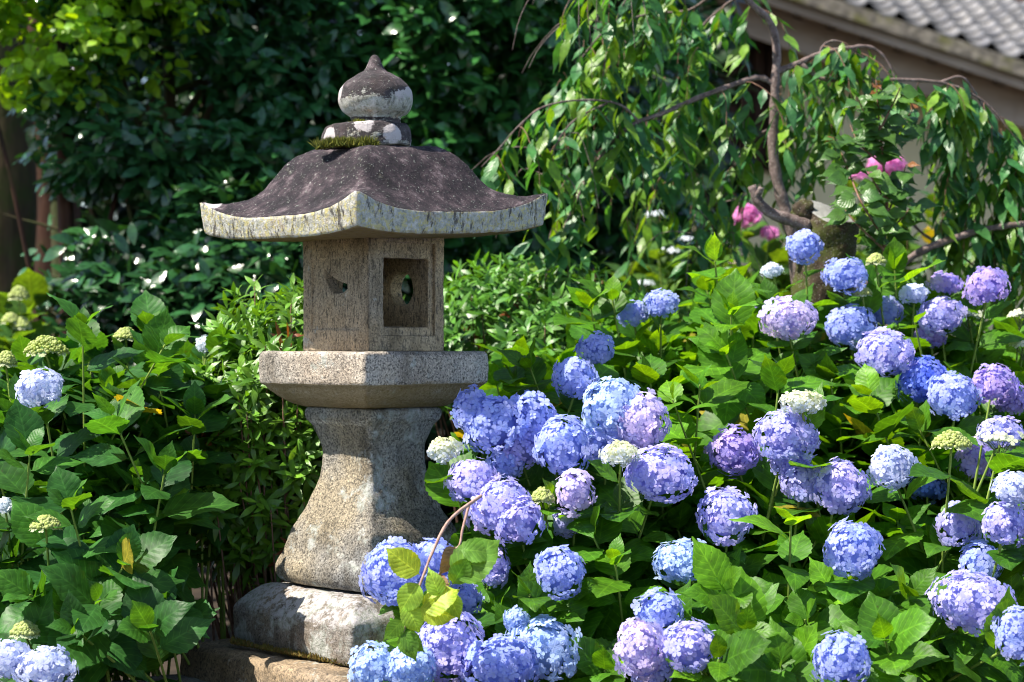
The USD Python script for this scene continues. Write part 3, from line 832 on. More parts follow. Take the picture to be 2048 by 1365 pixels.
# ------------------------------------------------------------------ flowers
def make_floret():
    sep = [(0.05, 0.0), (0.24, 0.30), (0.46, 0.64), (0.34, 0.98), (0, 1.08), (-0.34, 0.98), (-0.46, 0.64), (-0.24, 0.30), (-0.05, 0.0)]
    v, f, u, c = [], [], [], []
    for k in range(4):
        a = k * np.pi / 2
        n0 = len(v)
        pts = [(0, 0.58)] + sep
        for x, y in pts:
            z = 0.16 * y - 0.12 * y * y - 0.10 * abs(x) * (1 if k % 2 else -0.4) + (0.02 if k % 2 else 0)
            v.append((x * math.cos(a) - y * math.sin(a), x * math.sin(a) + y * math.cos(a), z))
            u.append((x, y))
            c.append(min(1, 0.35 + y * 0.75))
        f += [(n0, n0 + 1 + j, n0 + 1 + (j + 1) % 9) for j in range(9)]
    n1 = len(v)
    for x, y, z in ((0.11, 0, 0.05), (0, 0.11, 0.05), (-0.11, 0, 0.05), (0, -0.11, 0.05), (0, 0, 0.15)):
        v.append((x, y, z)), u.append((0, 0)), c.append(0)
    f += [(n1 + j, n1 + (j + 1) % 4, n1 + 4) for j in range(4)]
    v = np.array(v)
    return v, np.array(f), np.array(u), np.array(c), smooth_normals(v, f)


FLORET = make_floret()
BUD = trimesh.creation.icosphere(0, 1.0)
BUDV, BUDF = np.array(BUD.vertices), np.array(BUD.faces)
COL = {'blue': ((0.38, 0.48, 0.96), (0.48, 0.52, 0.96)), 'lightblue': ((0.45, 0.61, 0.96), (0.51, 0.62, 0.96)), 'deep': ((0.13, 0.24, 0.85), (0.24, 0.31, 0.87)),
       'lilac': ((0.47, 0.50, 0.95), (0.62, 0.55, 0.94)), 'pinklilac': ((0.60, 0.58, 0.94), (0.76, 0.62, 0.91)), 'purple': ((0.42, 0.37, 0.87), (0.59, 0.44, 0.83)),
       'pale': ((0.58, 0.65, 0.95), (0.69, 0.72, 0.94)), 'cream': ((0.76, 0.79, 0.58), (0.67, 0.73, 0.91)), 'white': ((0.78, 0.84, 0.93), (0.72, 0.78, 0.91)),
       'green': ((0.46, 0.55, 0.14), (0.58, 0.64, 0.28)), 'pink': ((0.82, 0.22, 0.60), (0.88, 0.42, 0.76))}


def basis(n, rng):
    a = unit(np.cross(n, rng.normal(size=n.shape)))
    return a, np.cross(n, a)


def flower_head(thing, px, py, rx, ry, d, colour, seed, axis, kind='mop', label=None):
    """one bloom; returns the place where its stalk joins"""
    rng = Rg(seed)
    c = W(px, py, d)
    ex, ez = rx / FPX * d, ry / FPX * d
    ey = 0.5 * (ex + ez)
    ca, cb = (np.array(x) for x in COL[colour])
    vs, fs, us, ts, ns, n0 = [], [], [], [], [], 0
    R3 = np.array([ex, ey, ez])

    def florets(p, nrm, fr, tint, centre):
        nonlocal n0
        v0, f0, u0, c0, nn0 = FLORET
        n = len(p)
        a, b = basis(nrm, rng)
        cup = 1 + 0.9 * (rng.random(n) - 0.35)
        M3 = np.stack([a, b, nrm * cup[:, None]], 2)
        v = p[:, None] + fr[:, None, None] * np.einsum('nij,vj->nvi', M3, v0)
        nv = unit(np.einsum('nij,vj->nvi', np.stack([a, b, nrm], 2), nn0))
        t = centre[:, None] * (1 - c0[None, :, None]) + tint[:, None] * c0[None, :, None]
        vs.append(v.reshape(-1, 3)), ns.append(nv.reshape(-1, 3)), us.append(np.tile(u0, (n, 1))), ts.append(t.reshape(-1, 3))
        fs.append((f0[None] + (np.arange(n) * len(v0))[:, None, None] + n0).reshape(-1, 3))
        n0 += n * len(v0)

    def buds(p, r, tint):
        nonlocal n0
        n = len(p)
        v = p[:, None] + r[:, None, None] * BUDV[None]
        vs.append(v.reshape(-1, 3)), ns.append(np.tile(BUDV, (n, 1))), us.append(np.zeros((n * 12, 2))), ts.append(np.repeat(tint, 12, 0))
        fs.append((BUDF[None] + (np.arange(n) * 12)[:, None, None] + n0).reshape(-1, 3))
        n0 += n * 12

    if kind == 'mop':
        fr = 0.0130 if colour not in ('cream', 'white') else 0.0105
        fr = min(fr, 0.30 * max(ex, ez))
        area = 4 * np.pi * ((ex * ey) ** 1.6 / 3 + (ex * ez) ** 1.6 / 3 + (ey * ez) ** 1.6 / 3) ** (1 / 1.6)
        n = int(2.7 * area / (np.pi * fr * fr) * 0.72)
        i = np.arange(n) + 0.5
        ph, th = np.arccos(1 - 2 * i / n), np.pi * (1 + 5 ** 0.5) * i
        nrm = np.stack([np.cos(th) * np.sin(ph), np.sin(th) * np.sin(ph), np.cos(ph)], 1)
        nrm = unit(nrm + rng.normal(0, 0.10, (n, 3)))
        nrm = nrm[nrm @ axis > (-0.80 + 0.45 * rng.random())]
        n = len(nrm)
        lump = 0.62 + 0.72 * meshkit.fbm(nrm * 1.25 + seed * 3.7, 2, seed) + 0.36 * meshkit.fbm(nrm * 3.2 + seed, 2, seed + 3)
        lump = np.clip(lump, 0.72, 1.36)
        lay = rng.random(n)
        rad = lump * (1 - 0.16 * lay)
        p = c + nrm * R3 * rad[:, None] * 0.95
        g = unit(nrm / R3)
        t1 = unit(g + rng.normal(0, 0.22, (n, 3)))
        m = np.clip(meshkit.fbm(nrm * 1.5 + 11 + seed, 3, seed + 1)[:, None] * 1.8 - 0.4 + rng.normal(0, 0.2, (n, 1)), 0, 1)
        tint = (ca * (1 - m) + cb * m) * (0.84 + 0.28 * rng.random((n, 1)))
        centre = tint * 0.8 + np.array([0.08, 0.10, 0.06])
        if colour == 'cream':
            m = np.clip(0.5 + 0.9 * (0.15 - nrm[:, 2:3]) + rng.normal(0, 0.2, (n, 1)), 0, 1)
            tint = ca * (1 - m) + cb * m
            centre = np.broadcast_to(np.array([0.62, 0.64, 0.25]), tint.shape)
        florets(p, t1, fr * (0.78 + 0.45 * rng.random(n)), np.clip(tint, 0, 0.92), np.clip(centre, 0, 0.9))
        # crossed stalks and inner florets fill the inside
        k = trimesh.creation.icosphere(2, 1.0)
        kv = np.array(k.vertices)
        kv = c + kv * R3 * (0.74 * (0.8 + 0.4 * meshkit.fbm(kv * 2 + seed, 2, seed)))[:, None]
        vs.append(kv), ns.append(np.array(k.vertices)), us.append(np.zeros((len(kv), 2)))
        ts.append(np.broadcast_to(ca * 0.8, kv.shape)), fs.append(np.array(k.faces) + n0)
        n0 += len(kv)
    elif kind == 'bud':
        n = 260
        i = np.arange(n) + 0.5
        r, th = np.sqrt(i / n), np.pi * (1 + 5 ** 0.5) * i
        p = c + np.stack([ex * r * np.cos(th), ey * r * np.sin(th), ez * (0.9 - 1.3 * r ** 2 + 0.25 * rng.random(n))], 1)
        m = rng.random((n, 1))
        buds(p, 0.0052 * (0.6 + 0.7 * rng.random(n)), (ca * (1 - m) + cb * m) * (0.8 + 0.4 * rng.random((n, 1))))
        n = 46
        th = rng.random(n) * 6.28
        r = 0.75 + 0.3 * rng.random(n)
        p = c + np.stack([ex * r * np.cos(th), ey * r * np.sin(th), ez * (0.6 - 1.1 * r ** 2)], 1)
        florets(p, unit(np.stack([np.cos(th), np.sin(th), 0.8 + 0 * th], 1)), np.full(n, 0.0075), np.broadcast_to(np.array([0.62, 0.66, 0.45]), (n, 3)), np.broadcast_to(ca, (n, 3)))
    elif kind == 'lace':
        n = 150
        i = np.arange(n) + 0.5
        r, th = np.sqrt(i / n) * 0.72, np.pi * (1 + 5 ** 0.5) * i
        p = c + np.stack([ex * r * np.cos(th), ex * r * np.sin(th), 0.4 * ez * (0.5 - r) + 0.004 * rng.random(n)], 1)
        buds(p, 0.0038 * (0.6 + 0.7 * rng.random(n)), np.broadcast_to(np.array([0.36, 0.42, 0.34]), (n, 3)) * (0.7 + 0.6 * rng.random((n, 1))))
        n = 9
        th = np.arange(n) * 6.28 / n + rng.random(n) * 0.4
        p = c + np.stack([ex * np.cos(th), ex * np.sin(th), 0.5 * ez * rng.random(n)], 1)
        tint = np.broadcast_to(ca, (n, 3))
        florets(p, unit(np.stack([np.cos(th) * 0.8, np.sin(th) * 0.8 - 0.3, 0.8 + 0 * th], 1)), np.full(n, max(0.014, ex * 0.28)), tint, tint * 0.8)
        for t_ in th:
            pts = spline([c - np.array([0, 0, 0.05]), c + np.array([ex * .55 * math.cos(t_), ex * .55 * math.sin(t_), -0.012]), c + np.array([ex * math.cos(t_), ex * math.sin(t_), 0.0])], 5)
            tv, tf = tube(pts, 0.0012, 3)
            vs.append(tv), ns.append(smooth_normals(tv, tf)), us.append(np.zeros((len(tv), 2))), ts.append(np.broadcast_to(np.array([0.20, 0.27, 0.12]), tv.shape)), fs.append(tf + n0)
            n0 += len(tv)
    v = np.vstack(vs)
    thing.part('flower_head', v, np.vstack(fs), M['petal'], smooth=np.vstack(ns), uv=np.vstack(us), tint=np.vstack(ts), label=label)
    return c - axis * (R3 * 0.55).min() if kind == 'mop' else c - np.array([0, 0, ez * 0.5])


class Bush:
    def __init__(self, name, label, base_px, base_d, spread, category='hydrangea', leaf=(0.036, 0.130, 0.012), size=0.178, group=None):
        b = W(base_px, 682, base_d)
        self.base = np.array([b[0], b[1], 0.0])
        self.T = Thing(name, label, category, self.base, group)
        self.batch, self.spread, self.leaf, self.size = Batch(), spread, np.array(leaf), size
        self.stems = []
        self.seed = int(base_px * 7 + base_d * 100)

    def stem(self, tip, rng, r=0.0042, root=None, via=None, lean=0.55):
        if root is None:
            root = self.base + np.array([rng.normal(0, self.spread), rng.normal(0, self.spread * 0.6) + 0.1, 0.0])
            root[:2] += 0.25 * (tip - self.base)[:2]
        mid = root + (tip - root) * np.array([lean, lean, 0.62]) if via is None else via
        # arch: go up first, then outward
        pts = spline([root, mid, tip], 14)
        return pts

    def add_stem(self, pts, r0, r1, green=0.6):
        k = max(2, int(len(pts) * (1 - green)))
        rad = np.linspace(r0, r1, len(pts))
        v, f = tube(pts, rad, 6, 0.15, len(self.stems))
        self.T.part('stem', v, f, M['green_stem'] if green > 0.5 else M['woody_stem'])

    def leaves_on(self, pts, rng, s0, gaps, sizes, els, tint_mul=None, az=None):
        """opposite pairs of leaves down from the tip"""
        seg = np.linalg.norm(np.diff(pts[::-1], axis=0), axis=1)
        cum = np.concatenate([[0], np.cumsum(seg)])
        rev = pts[::-1]
        az = rng.random() * 6.28 if az is None else az
        s = s0
        for k, (g, sz, el) in enumerate(zip(gaps, sizes, els)):
            s += g
            if s > cum[-1] * 0.9:
                break
            p = np.array([np.interp(s, cum, rev[:, j]) for j in range(3)])
            q_ = np.array([np.interp(max(s - 0.02, 0), cum, rev[:, j]) for j in range(3)])
            t = unit(q_ - p)
            a = unit(np.cross(t, [0.2, 0.1, 1.0]) if abs(t[2]) < 0.9 else np.cross(t, [1, 0.2, 0.1]))
            b = np.cross(t, a)
            for w in (0, np.pi):
                th = az + k * np.pi / 2 + w + rng.normal(0, 0.25)
                rad = np.cos(th) * a + np.sin(th) * b
                e = el + rng.normal(0, 0.24)
                d = math.cos(e) * rad + math.sin(e) * t
                d = d + np.array([0, 0, 0.02])
                up = unit(t * math.cos(e) - rad * math.sin(e) + np.array([0, -0.15, 0.45]) + rng.normal(0, 0.2, 3))
                m = 1.0 if tint_mul is None else tint_mul[min(k, len(tint_mul) - 1)]
                tint = hue(rng, 1, self.leaf, 0.3, 0.6)[0] * m
                if rng.random() < 0.010:
                    tint = np.array([0.26, 0.24, 0.03])
                self.batch.add(p + rad * 0.004, d, up, self.size * sz * (0.66 + 0.52 * rng.random()), tint, rng.integers(0, 4))

    def bloom(self, px, py, w, h, colour, d, kind='mop', seed=None, tilt=None, label=None, root=None, bare=False):
        seed = seed if seed is not None else int(px * 13 + py * 7)
        rng = Rg(seed)
        c = W(px, py, d)
        out = unit((c - self.base) * np.array([1, 1, 0]) + 1e-6)
        axis = unit(np.array([0.35 * out[0], 0.35 * out[1] - 0.35, 1.0]) + rng.normal(0, 0.18, 3)) if tilt is None else unit(tilt)
        tip = flower_head(self.T, px, py, w / 2, h / 2, d, colour, seed, axis, kind, label)
        pts = self.stem(tip, rng, root=root)
        pts[-1] = tip
        self.add_stem(pts, 0.0055, 0.0032, 0.7)
        if not bare:
            self.leaves_on(pts, rng, 0.03, [0.05, 0.10, 0.12, 0.13, 0.14], [0.85, 1.0, 1.05, 1.0, 0.9], [0.75, 0.5, 0.35, 0.2, 0.05])
        return pts

    def shoot(self, px, py, d, seed=None, young=1.0, root=None, az=None, n=6):
        seed = seed if seed is not None else int(px * 17 + py * 3)
        rng = Rg(seed)
        tip = W(px, py, d)
        pts = self.stem(tip, rng, root=root)
        self.add_stem(pts, 0.0055, 0.0028, 0.7)
        y = np.array([1.9, 1.55, 0.9]) * young + (1 - young)
        self.leaves_on(pts, rng, 0.0, [0.002, 0.015, 0.045, 0.075, 0.09, 0.10, 0.11][:n + 1], [0.50, 0.80, 1.0, 1.05, 1.05, 1.0, 0.9][:n + 1], [1.2, 0.9, 0.6, 0.38, 0.22, 0.1, 0.0][:n + 1],
                       tint_mul=[y, y * 0.8 + 0.2, 0.6 + 0.4 * y, 1, 1, 1, 1], az=az)

    def finish(self):
        grow(self.T, self.batch, HYD, M['hydrangea_leaf'], rng=Rg(self.seed))


def dd(py):
    return 6.6 - 2.0 * (py - 520) / 845.0


BLOOMS = {
    'A': [(790, 1143, 118, 118, 'blue', 4.86), (868, 1132, 84, 104, 'blue', 4.95), (745, 1338, 82, 84, 'lightblue', 4.72), (822, 1340, 96, 86, 'lightblue', 4.70), (895, 1297, 132, 128, 'lilac', 4.78),
          (1000, 1332, 140, 108, 'blue', 4.72), (1085, 1300, 124, 122, 'lightblue', 4.80), (1032, 1240, 46, 44, 'lightblue', 4.82), (932, 1200, 60, 60, 'blue', 5.0), (985, 1135, 62, 84, 'lilac', 5.05)],
    'B': [(945, 825, 76, 86, 'blue', 5.22), (988, 850, 112, 112, 'blue', 5.20), (1062, 842, 92, 100, 'blue', 5.24), (1042, 895, 96, 84, 'lilac', 5.22), (1125, 897, 102, 112, 'blue', 5.14),
          (1150, 756, 78, 76, 'blue', 5.40), (1192, 703, 66, 66, 'blue', 5.60), (1228, 820, 116, 112, 'lightblue', 5.32), (1285, 845, 92, 110, 'pinklilac', 5.28), (1212, 884, 104, 84, 'blue', 5.34),
          (1318, 950, 134, 106, 'lilac', 5.12), (1240, 909, 72, 52, 'cream', 5.05), (888, 900, 62, 50, 'cream', 5.15), (944, 965, 92, 92, 'lilac', 5.10), (1010, 932, 64, 62, 'blue', 5.2),
          (1005, 1012, 102, 104, 'lilac', 5.02), (1036, 1045, 90, 88, 'lilac', 4.98), (972, 1030, 70, 62, 'pinklilac', 5.08), (1150, 986, 70, 86, 'pinklilac', 5.05), (1128, 1048, 72, 50, 'lilac', 5.18), (1120, 1146, 92, 96, 'blue', 4.9)],
    'C': [(1320, 1225, 98, 82, 'blue', 4.85), (1280, 1300, 98, 112, 'pinklilac', 4.72), (1300, 1345, 90, 70, 'lilac', 4.75), (1378, 1296, 116, 110, 'lilac', 4.72), (1365, 1126, 116, 86, 'lightblue', 5.0),
          (1453, 1035, 110, 112, 'lilac', 5.1), (1680, 980, 108, 112, 'lilac', 5.2), (1605, 970, 88, 84, 'lilac', 5.3), (1465, 905, 96, 92, 'purple', 5.4),
          (1575, 872, 132, 104, 'lilac', 5.3), (1575, 925, 82, 62, 'lilac', 5.35), (1606, 806, 86, 48, 'cream', 5.24)],
    'E': [(1705, 1100, 122, 120, 'blue', 4.95), (1683, 1322, 112, 104, 'blue', 4.62), (1783, 935, 90, 86, 'pale', 5.25), (1950, 925, 74, 84, 'purple', 5.6), (1917, 1050, 86, 82, 'lilac', 5.2),
          (2012, 1048, 90, 88, 'lilac', 5.0), (2028, 982, 82, 72, 'pale', 4.95), (1945, 1210, 158, 126, 'lilac', 4.85), (1962, 1128, 84, 82, 'blue', 5.1), (2032, 1272, 82, 112, 'blue', 4.7), (1855, 975, 72, 60, 'deep', 5.6),
          (2000, 868, 84, 64, 'lilac', 5.45), (1240, 1228, 44, 40, 'deep', 5.2)],
    'D': [(1575, 640, 108, 86, 'pinklilac', 5.9), (1608, 495, 68, 62, 'blue', 6.2), (1690, 553, 84, 70, 'blue', 6.1), (1545, 542, 42, 30, 'white', 6.2), (1700, 655, 104, 92, 'blue', 6.1), (1768, 625, 78, 62, 'blue', 6.2),
          (1770, 706, 114, 92, 'lilac', 5.8), (1505, 617, 34, 24, 'lilac', 6.3)],
    'F': [(1880, 632, 88, 76, 'lilac', 6.1), (1862, 672, 62, 46, 'purple', 6.15), (1828, 588, 56, 40, 'pale', 6.1), (1890, 568, 66, 46, 'purple', 6.2), (1973, 575, 80, 78, 'purple', 6.0), (1842, 762, 96, 92, 'deep', 5.8),
          (1908, 795, 108, 100, 'blue', 5.7), (1985, 772, 92, 80, 'purple', 5.8), (2020, 800, 60, 70, 'purple', 5.85)],
    'G': [(1322, 610, 70, 56, 'blue', 6.1), (1266, 626, 68, 52, 'blue', 6.15)],
    'L': [(80, 780, 92, 86, 'pale', 5.35), (18, 1320, 80, 84, 'pale', 4.75), (92, 1338, 116, 84, 'pale', 4.70), (10, 1012, 36, 34, 'white', 5.2), (415, 690, 42, 38, 'white', 5.9)],
}
LOW = {  # buds and lacecaps: px, py, w, h, colour, depth, kind
    'B': [(1085, 996, 46, 34, 'green', 5.06, 'bud')],
    'E': [(1903, 886, 78, 40, 'green', 5.1, 'bud'), (2000, 880, 84, 44, 'cream', 5.25, 'lace')],
    'D': [(1752, 522, 38, 24, 'green', 6.1, 'bud'), (1725, 585, 34, 20, 'green', 6.1, 'bud')],
    'F': [(1937, 632, 74, 26, 'cream', 6.2, 'lace'), (2040, 630, 40, 34, 'cream', 6.2, 'lace'), (2046, 690, 44, 26, 'cream', 6.1, 'lace')],
    'L': [(92, 698, 88, 44, 'green', 5.7, 'bud'), (252, 672, 48, 28, 'green', 5.9, 'bud'), (12, 722, 40, 34, 'green', 5.7, 'bud'), (92, 1050, 62, 32, 'green', 5.0, 'bud'), 
          (50, 1262, 56, 34, 'green', 4.85, 'bud')],
}
for rows in BLOOMS.values():
    for px, py, w, h, c, d in rows:
        HEADS.append((px, py, w / 2, h / 2, d))
for rows in LOW.values():
    for px, py, w, h, c, d, k in rows:
        HEADS.append((px, py, w / 2, h / 2, d))

B = {
    'A': Bush('hydrangea_bush', 'blue hydrangea with big heads hanging in front of the lantern base', 960, 5.05, 0.12),
    'B': Bush('hydrangea_bush', 'hydrangea with crowded blue heads beside the lantern shaft under the platform', 1160, 5.65, 0.14),
    'C': Bush('hydrangea_bush', 'blue and lilac hydrangea in the front middle with one tall leafy shoot', 1480, 5.4, 0.16),
    'E': Bush('hydrangea_bush', 'hydrangea at the right front with a greenish cream head on a tall stem', 1830, 5.4, 0.16),
    'D': Bush('hydrangea_bush', 'hydrangea with blue heads and one pinkish head before the mossy stump', 1640, 6.4, 0.15),
    'F': Bush('hydrangea_bush', 'purple and deep blue hydrangea with flat white lacy heads at the right edge', 1920, 6.4, 0.15),
    'G': Bush('hydrangea_bush', 'small hydrangea with a pair of touching blue heads behind the crowded blue heads', 1300, 6.4, 0.10),
    'L': Bush('hydrangea_bush', 'leafy hydrangea left of the lantern with few pale heads and green buds', 180, 5.6, 0.2, leaf=(0.022, 0.095, 0.022)),
}
for key, bush in B.items():
    for px, py, w, h, c, d in BLOOMS.get(key, []):
        g = 1.03 if key in 'AB' and c not in ('cream', 'white') else 0.95
        bush.bloom(px, py, w * g, h * g, c, d)
    for px, py, w, h, c, d, k in LOW.get(key, []):
        bush.bloom(px, py, w, h, c, d, k)

# leafy shoots seen clearly in the picture
for key, px, py, d, young in (
        ('G', 1180, 610, 6.0, 0.9), ('G', 1225, 600, 6.0, 0.7), ('D', 1430, 522, 6.0, 0.8), ('D', 1462, 622, 5.75, 1.0), ('D', 1450, 700, 5.7, 0.4), ('C', 1582, 1040, 4.95, 0.9),
        ('F', 1830, 645, 5.9, 0.9), ('F', 1790, 540, 6.2, 0.6), ('D', 1540, 600, 6.15, 0.3), ('C', 1560, 745, 5.6, 0.5), ('C', 1345, 800, 5.4, 0.9), ('B', 1060, 735, 5.6, 0.8), ('B', 1030, 760, 5.6, 0.6),
        ('C', 1300, 760, 5.6, 0.6), ('C', 1400, 770, 5.5, 0.5), ('C', 1450, 1180, 4.8, 0.3), ('E', 1820, 1190, 4.9, 0.1), ('E', 1980, 800, 5.5, 0.8), ('D', 1660, 760, 5.9, 0.4),
        ('E', 1740, 790, 5.6, 0.7), ('E', 1840, 860, 5.6, 0.4), ('C', 1490, 1265, 4.7, 0.6), ('C', 1440, 1320, 4.65, 0.5), ('C', 1560, 1330, 4.65, 0.2), ('E', 1770, 1280, 4.7, 0.1), ('E', 1610, 1240, 4.9, 0.1),
        ('C', 1180, 1060, 5.05, 0.4), ('C', 1230, 1120, 4.95, 0.4), ('B', 1100, 1010, 5.1, 0.3), ('A', 1060, 1190, 4.9, 0.5), ('A', 1100, 1240, 4.9, 0.3),
        ('L', 165, 650, 5.5, 1.0), ('L', 330, 690, 5.5, 0.7), ('L', 300, 660, 5.6, 0.5), ('L', 455, 690, 5.9, 0.5), ('L', 225, 830, 5.3, 0.5), ('L', 140, 1010, 5.0, 0.5), ('L', 200, 1200, 4.85, 0.3),
        ('L', 60, 1190, 4.9, 0.2), ('L', 250, 1130, 4.95, 0.2), ('L', 300, 1260, 4.8, 0.2), ('L', 330, 940, 5.2, 0.2), ('L', 60, 900, 5.2, 0.3), ('L', 390, 830, 5.5, 0.6), ('L', 150, 1260, 4.8, 0.1)):
    B[key].shoot(px, py, d, young=young * (0.55 if key == 'L' else 1.0))

# the rest of each bush: shoots through its volume
FILL = {'A': ([(880, 1110), (1130, 1010), (1200, 1365), (760, 1365)], 26), 'B': ([(1000, 720), (1180, 640), (1330, 800), (1260, 1110), (930, 1080), (910, 900)], 60),
        'C': ([(1300, 700), (1640, 690), (1680, 1365), (1180, 1365), (1200, 1050)], 80), 'E': ([(1660, 760), (2080, 820), (2080, 1390), (1650, 1390)], 66),
        'D': ([(1390, 560), (1640, 640), (1800, 680), (1780, 800), (1380, 800)], 34), 'F': ([(1790, 600), (2080, 660), (2080, 860), (1790, 830)], 34), 'G': ([(1180, 640), (1400, 640), (1380, 800), (1150, 780)], 22),
        'L': ([(-40, 720), (200, 690), (440, 690), (430, 860), (340, 1000), (320, 1290), (-40, 1300)], 84)}
for key, (poly, n) in FILL.items():
    rng = Rg(ord(key))
    pts = np.array(poly)
    got = []
    tries = 0
    while len(got) < n and tries < 6000:
        tries += 1
        p = pts.min(0) + rng.random(2) * (pts.max(0) - pts.min(0))
        if in_poly(p[None], poly)[0] and all((p[0] - g[0]) ** 2 + (p[1] - g[1]) ** 2 > 30 ** 2 for g in got):
            got.append(p)
    for p in got:
        base_d = dd(p[1]) if key != 'L' else 5.75 - 0.9 * (p[1] - 690) / 650
        B[key].shoot(p[0], p[1], base_d + 0.05 + 0.5 * rng.random() ** 1.3, young=(0.25 if key == 'L' else 0.8) * rng.random(), n=5)


def broken_twig():
    """the bent twig with yellow-green leaves that hangs before the lantern foot"""
    T, rng = B['A'].T, Rg(5)
    b = Batch()
    main = spline([W(962, 992, 4.85), W(900, 1040, 4.72), W(865, 1105, 4.66), W(843, 1162, 4.62), W(822, 1215, 4.60), W(806, 1268, 4.62)], 24)
    T.part('bent_twig', *tube(main, np.linspace(0.0046, 0.0022, 24), 7, 0.35, 3), M['dead_twig'], label='pinkish brown bent twig with pale leaves')
    side = spline([W(938, 1010, 4.84), W(925, 1060, 4.80), W(918, 1092, 4.78), W(895, 1105, 4.74)], 12)
    T.part('bent_twig', *tube(side, np.linspace(0.004, 0.0022, 12), 6, 0.2, 4), M['dead_twig'])
    yel, lime, grn = (0.36, 0.50, 0.05), (0.25, 0.44, 0.05), (0.11, 0.25, 0.03)
    for (x0, y0, x1, y1, tint, k, nz) in (
            (840, 1150, 778, 1102, yel, 3, 0.2), (838, 1165, 800, 1222, lime, 1, 0.5), (812, 1206, 838, 1262, lime, 1, 0.4), (806, 1240, 770, 1280, grn, 0, 0.4), (845, 1225, 905, 1175, yel, 1, 0.6), (838, 1215, 905, 1235, yel, 1, 0.3),
            (905, 1160, 985, 1080, grn, 1, 0.7), (918, 1100, 1000, 1100, grn, 2, 0.7), (905, 1170, 935, 1120, grn, 3, 0.4), (880, 1195, 860, 1140, lime, 2, 0.3), (805, 1262, 830, 1320, grn, 0, 0.3), (800, 1268, 850, 1300, grn, 2, 0.5),
            (895, 1185, 920, 1240, lime, 2, 0.3)):
        p, q_ = W(x0, y0, 4.60), W(x1, y1, 4.58)
        b.add(p, q_ - p, np.array([0.1, -1.0, nz]) + rng.normal(0, 0.15, 3), np.linalg.norm(q_ - p) * 1.08, np.array(tint), k)
    grow(T, b, HYD, M['hydrangea_leaf'], prune=False)
    b = Batch()
    for (x0, y0, x1, y1) in ((910, 1092, 893, 1150), (858, 1150, 905, 1170)):
        p, q_ = W(x0, y0, 4.66), W(x1, y1, 4.60)
        b.add(p, q_ - p, (0.6, -0.7, 0.3), np.linalg.norm(q_ - p), (0.22, 0.13, 0.07), 2)
    grow(T, b, HYD, M['dead_leaf'], name='withered_leaf', prune=False)


broken_twig()
for bush in B.values():
    bush.finish()


# far hydrangeas: pink and white heads seen through the cherry
def far_bush(label, heads, base_px, d, fill, seed):
    b = Bush('hydrangea_bush', label, base_px, d + 0.1, 0.12, leaf=(0.035, 0.10, 0.022))
    for px, py, w, h, c, k in heads:
        b.bloom(px, py, w, h, c, d, k)
        HEADS.append((px, py, w / 2, h / 2, d))
    rng = Rg(seed)
    (x0, y0, x1, y1), n = fill
    for _ in range(n):
        b.shoot(x0 + (x1 - x0) * rng.random(), y0 + (y1 - y0) * rng.random(), d + 0.1 + 0.5 * rng.random(), young=0.2, n=4)
    b.finish()


far_bush('pink hydrangea behind the curved bare branch of the stump', [(1490, 432, 56, 44, 'pink', 'mop'), (1540, 466, 34, 24, 'pink', 'mop'), (1465, 548, 34, 18, 'pink', 'mop')], 1500, 7.9, ((1430, 470, 1600, 640), 14), 31)
far_bush('pink hydrangea in front of the cream wall beside the young tree', [(1775, 332, 72, 42, 'pink', 'mop'), (1718, 350, 34, 18, 'pink', 'mop')], 1780, 8.6, ((1690, 400, 1900, 600), 12), 32)
far_bush('white lacy hydrangea behind the hanging cherry leaves', [(1345, 505, 56, 18, 'white', 'lace'), (1312, 432, 34, 26, 'white', 'lace'), (1375, 480, 30, 20, 'white', 'lace'), (1290, 570, 34, 20, 'white', 'lace')], 1330, 8.2, ((1240, 500, 1420, 640), 14), 33)
far_bush('pale blurred hydrangea beneath the tree trunks at the far left', [(38, 590, 40, 30, 'green', 'bud'), (22, 640, 36, 24, 'green', 'bud'), (45, 650, 34, 26, 'green', 'bud')], 30, 7.6, ((-60, 590, 70, 800), 16), 34)


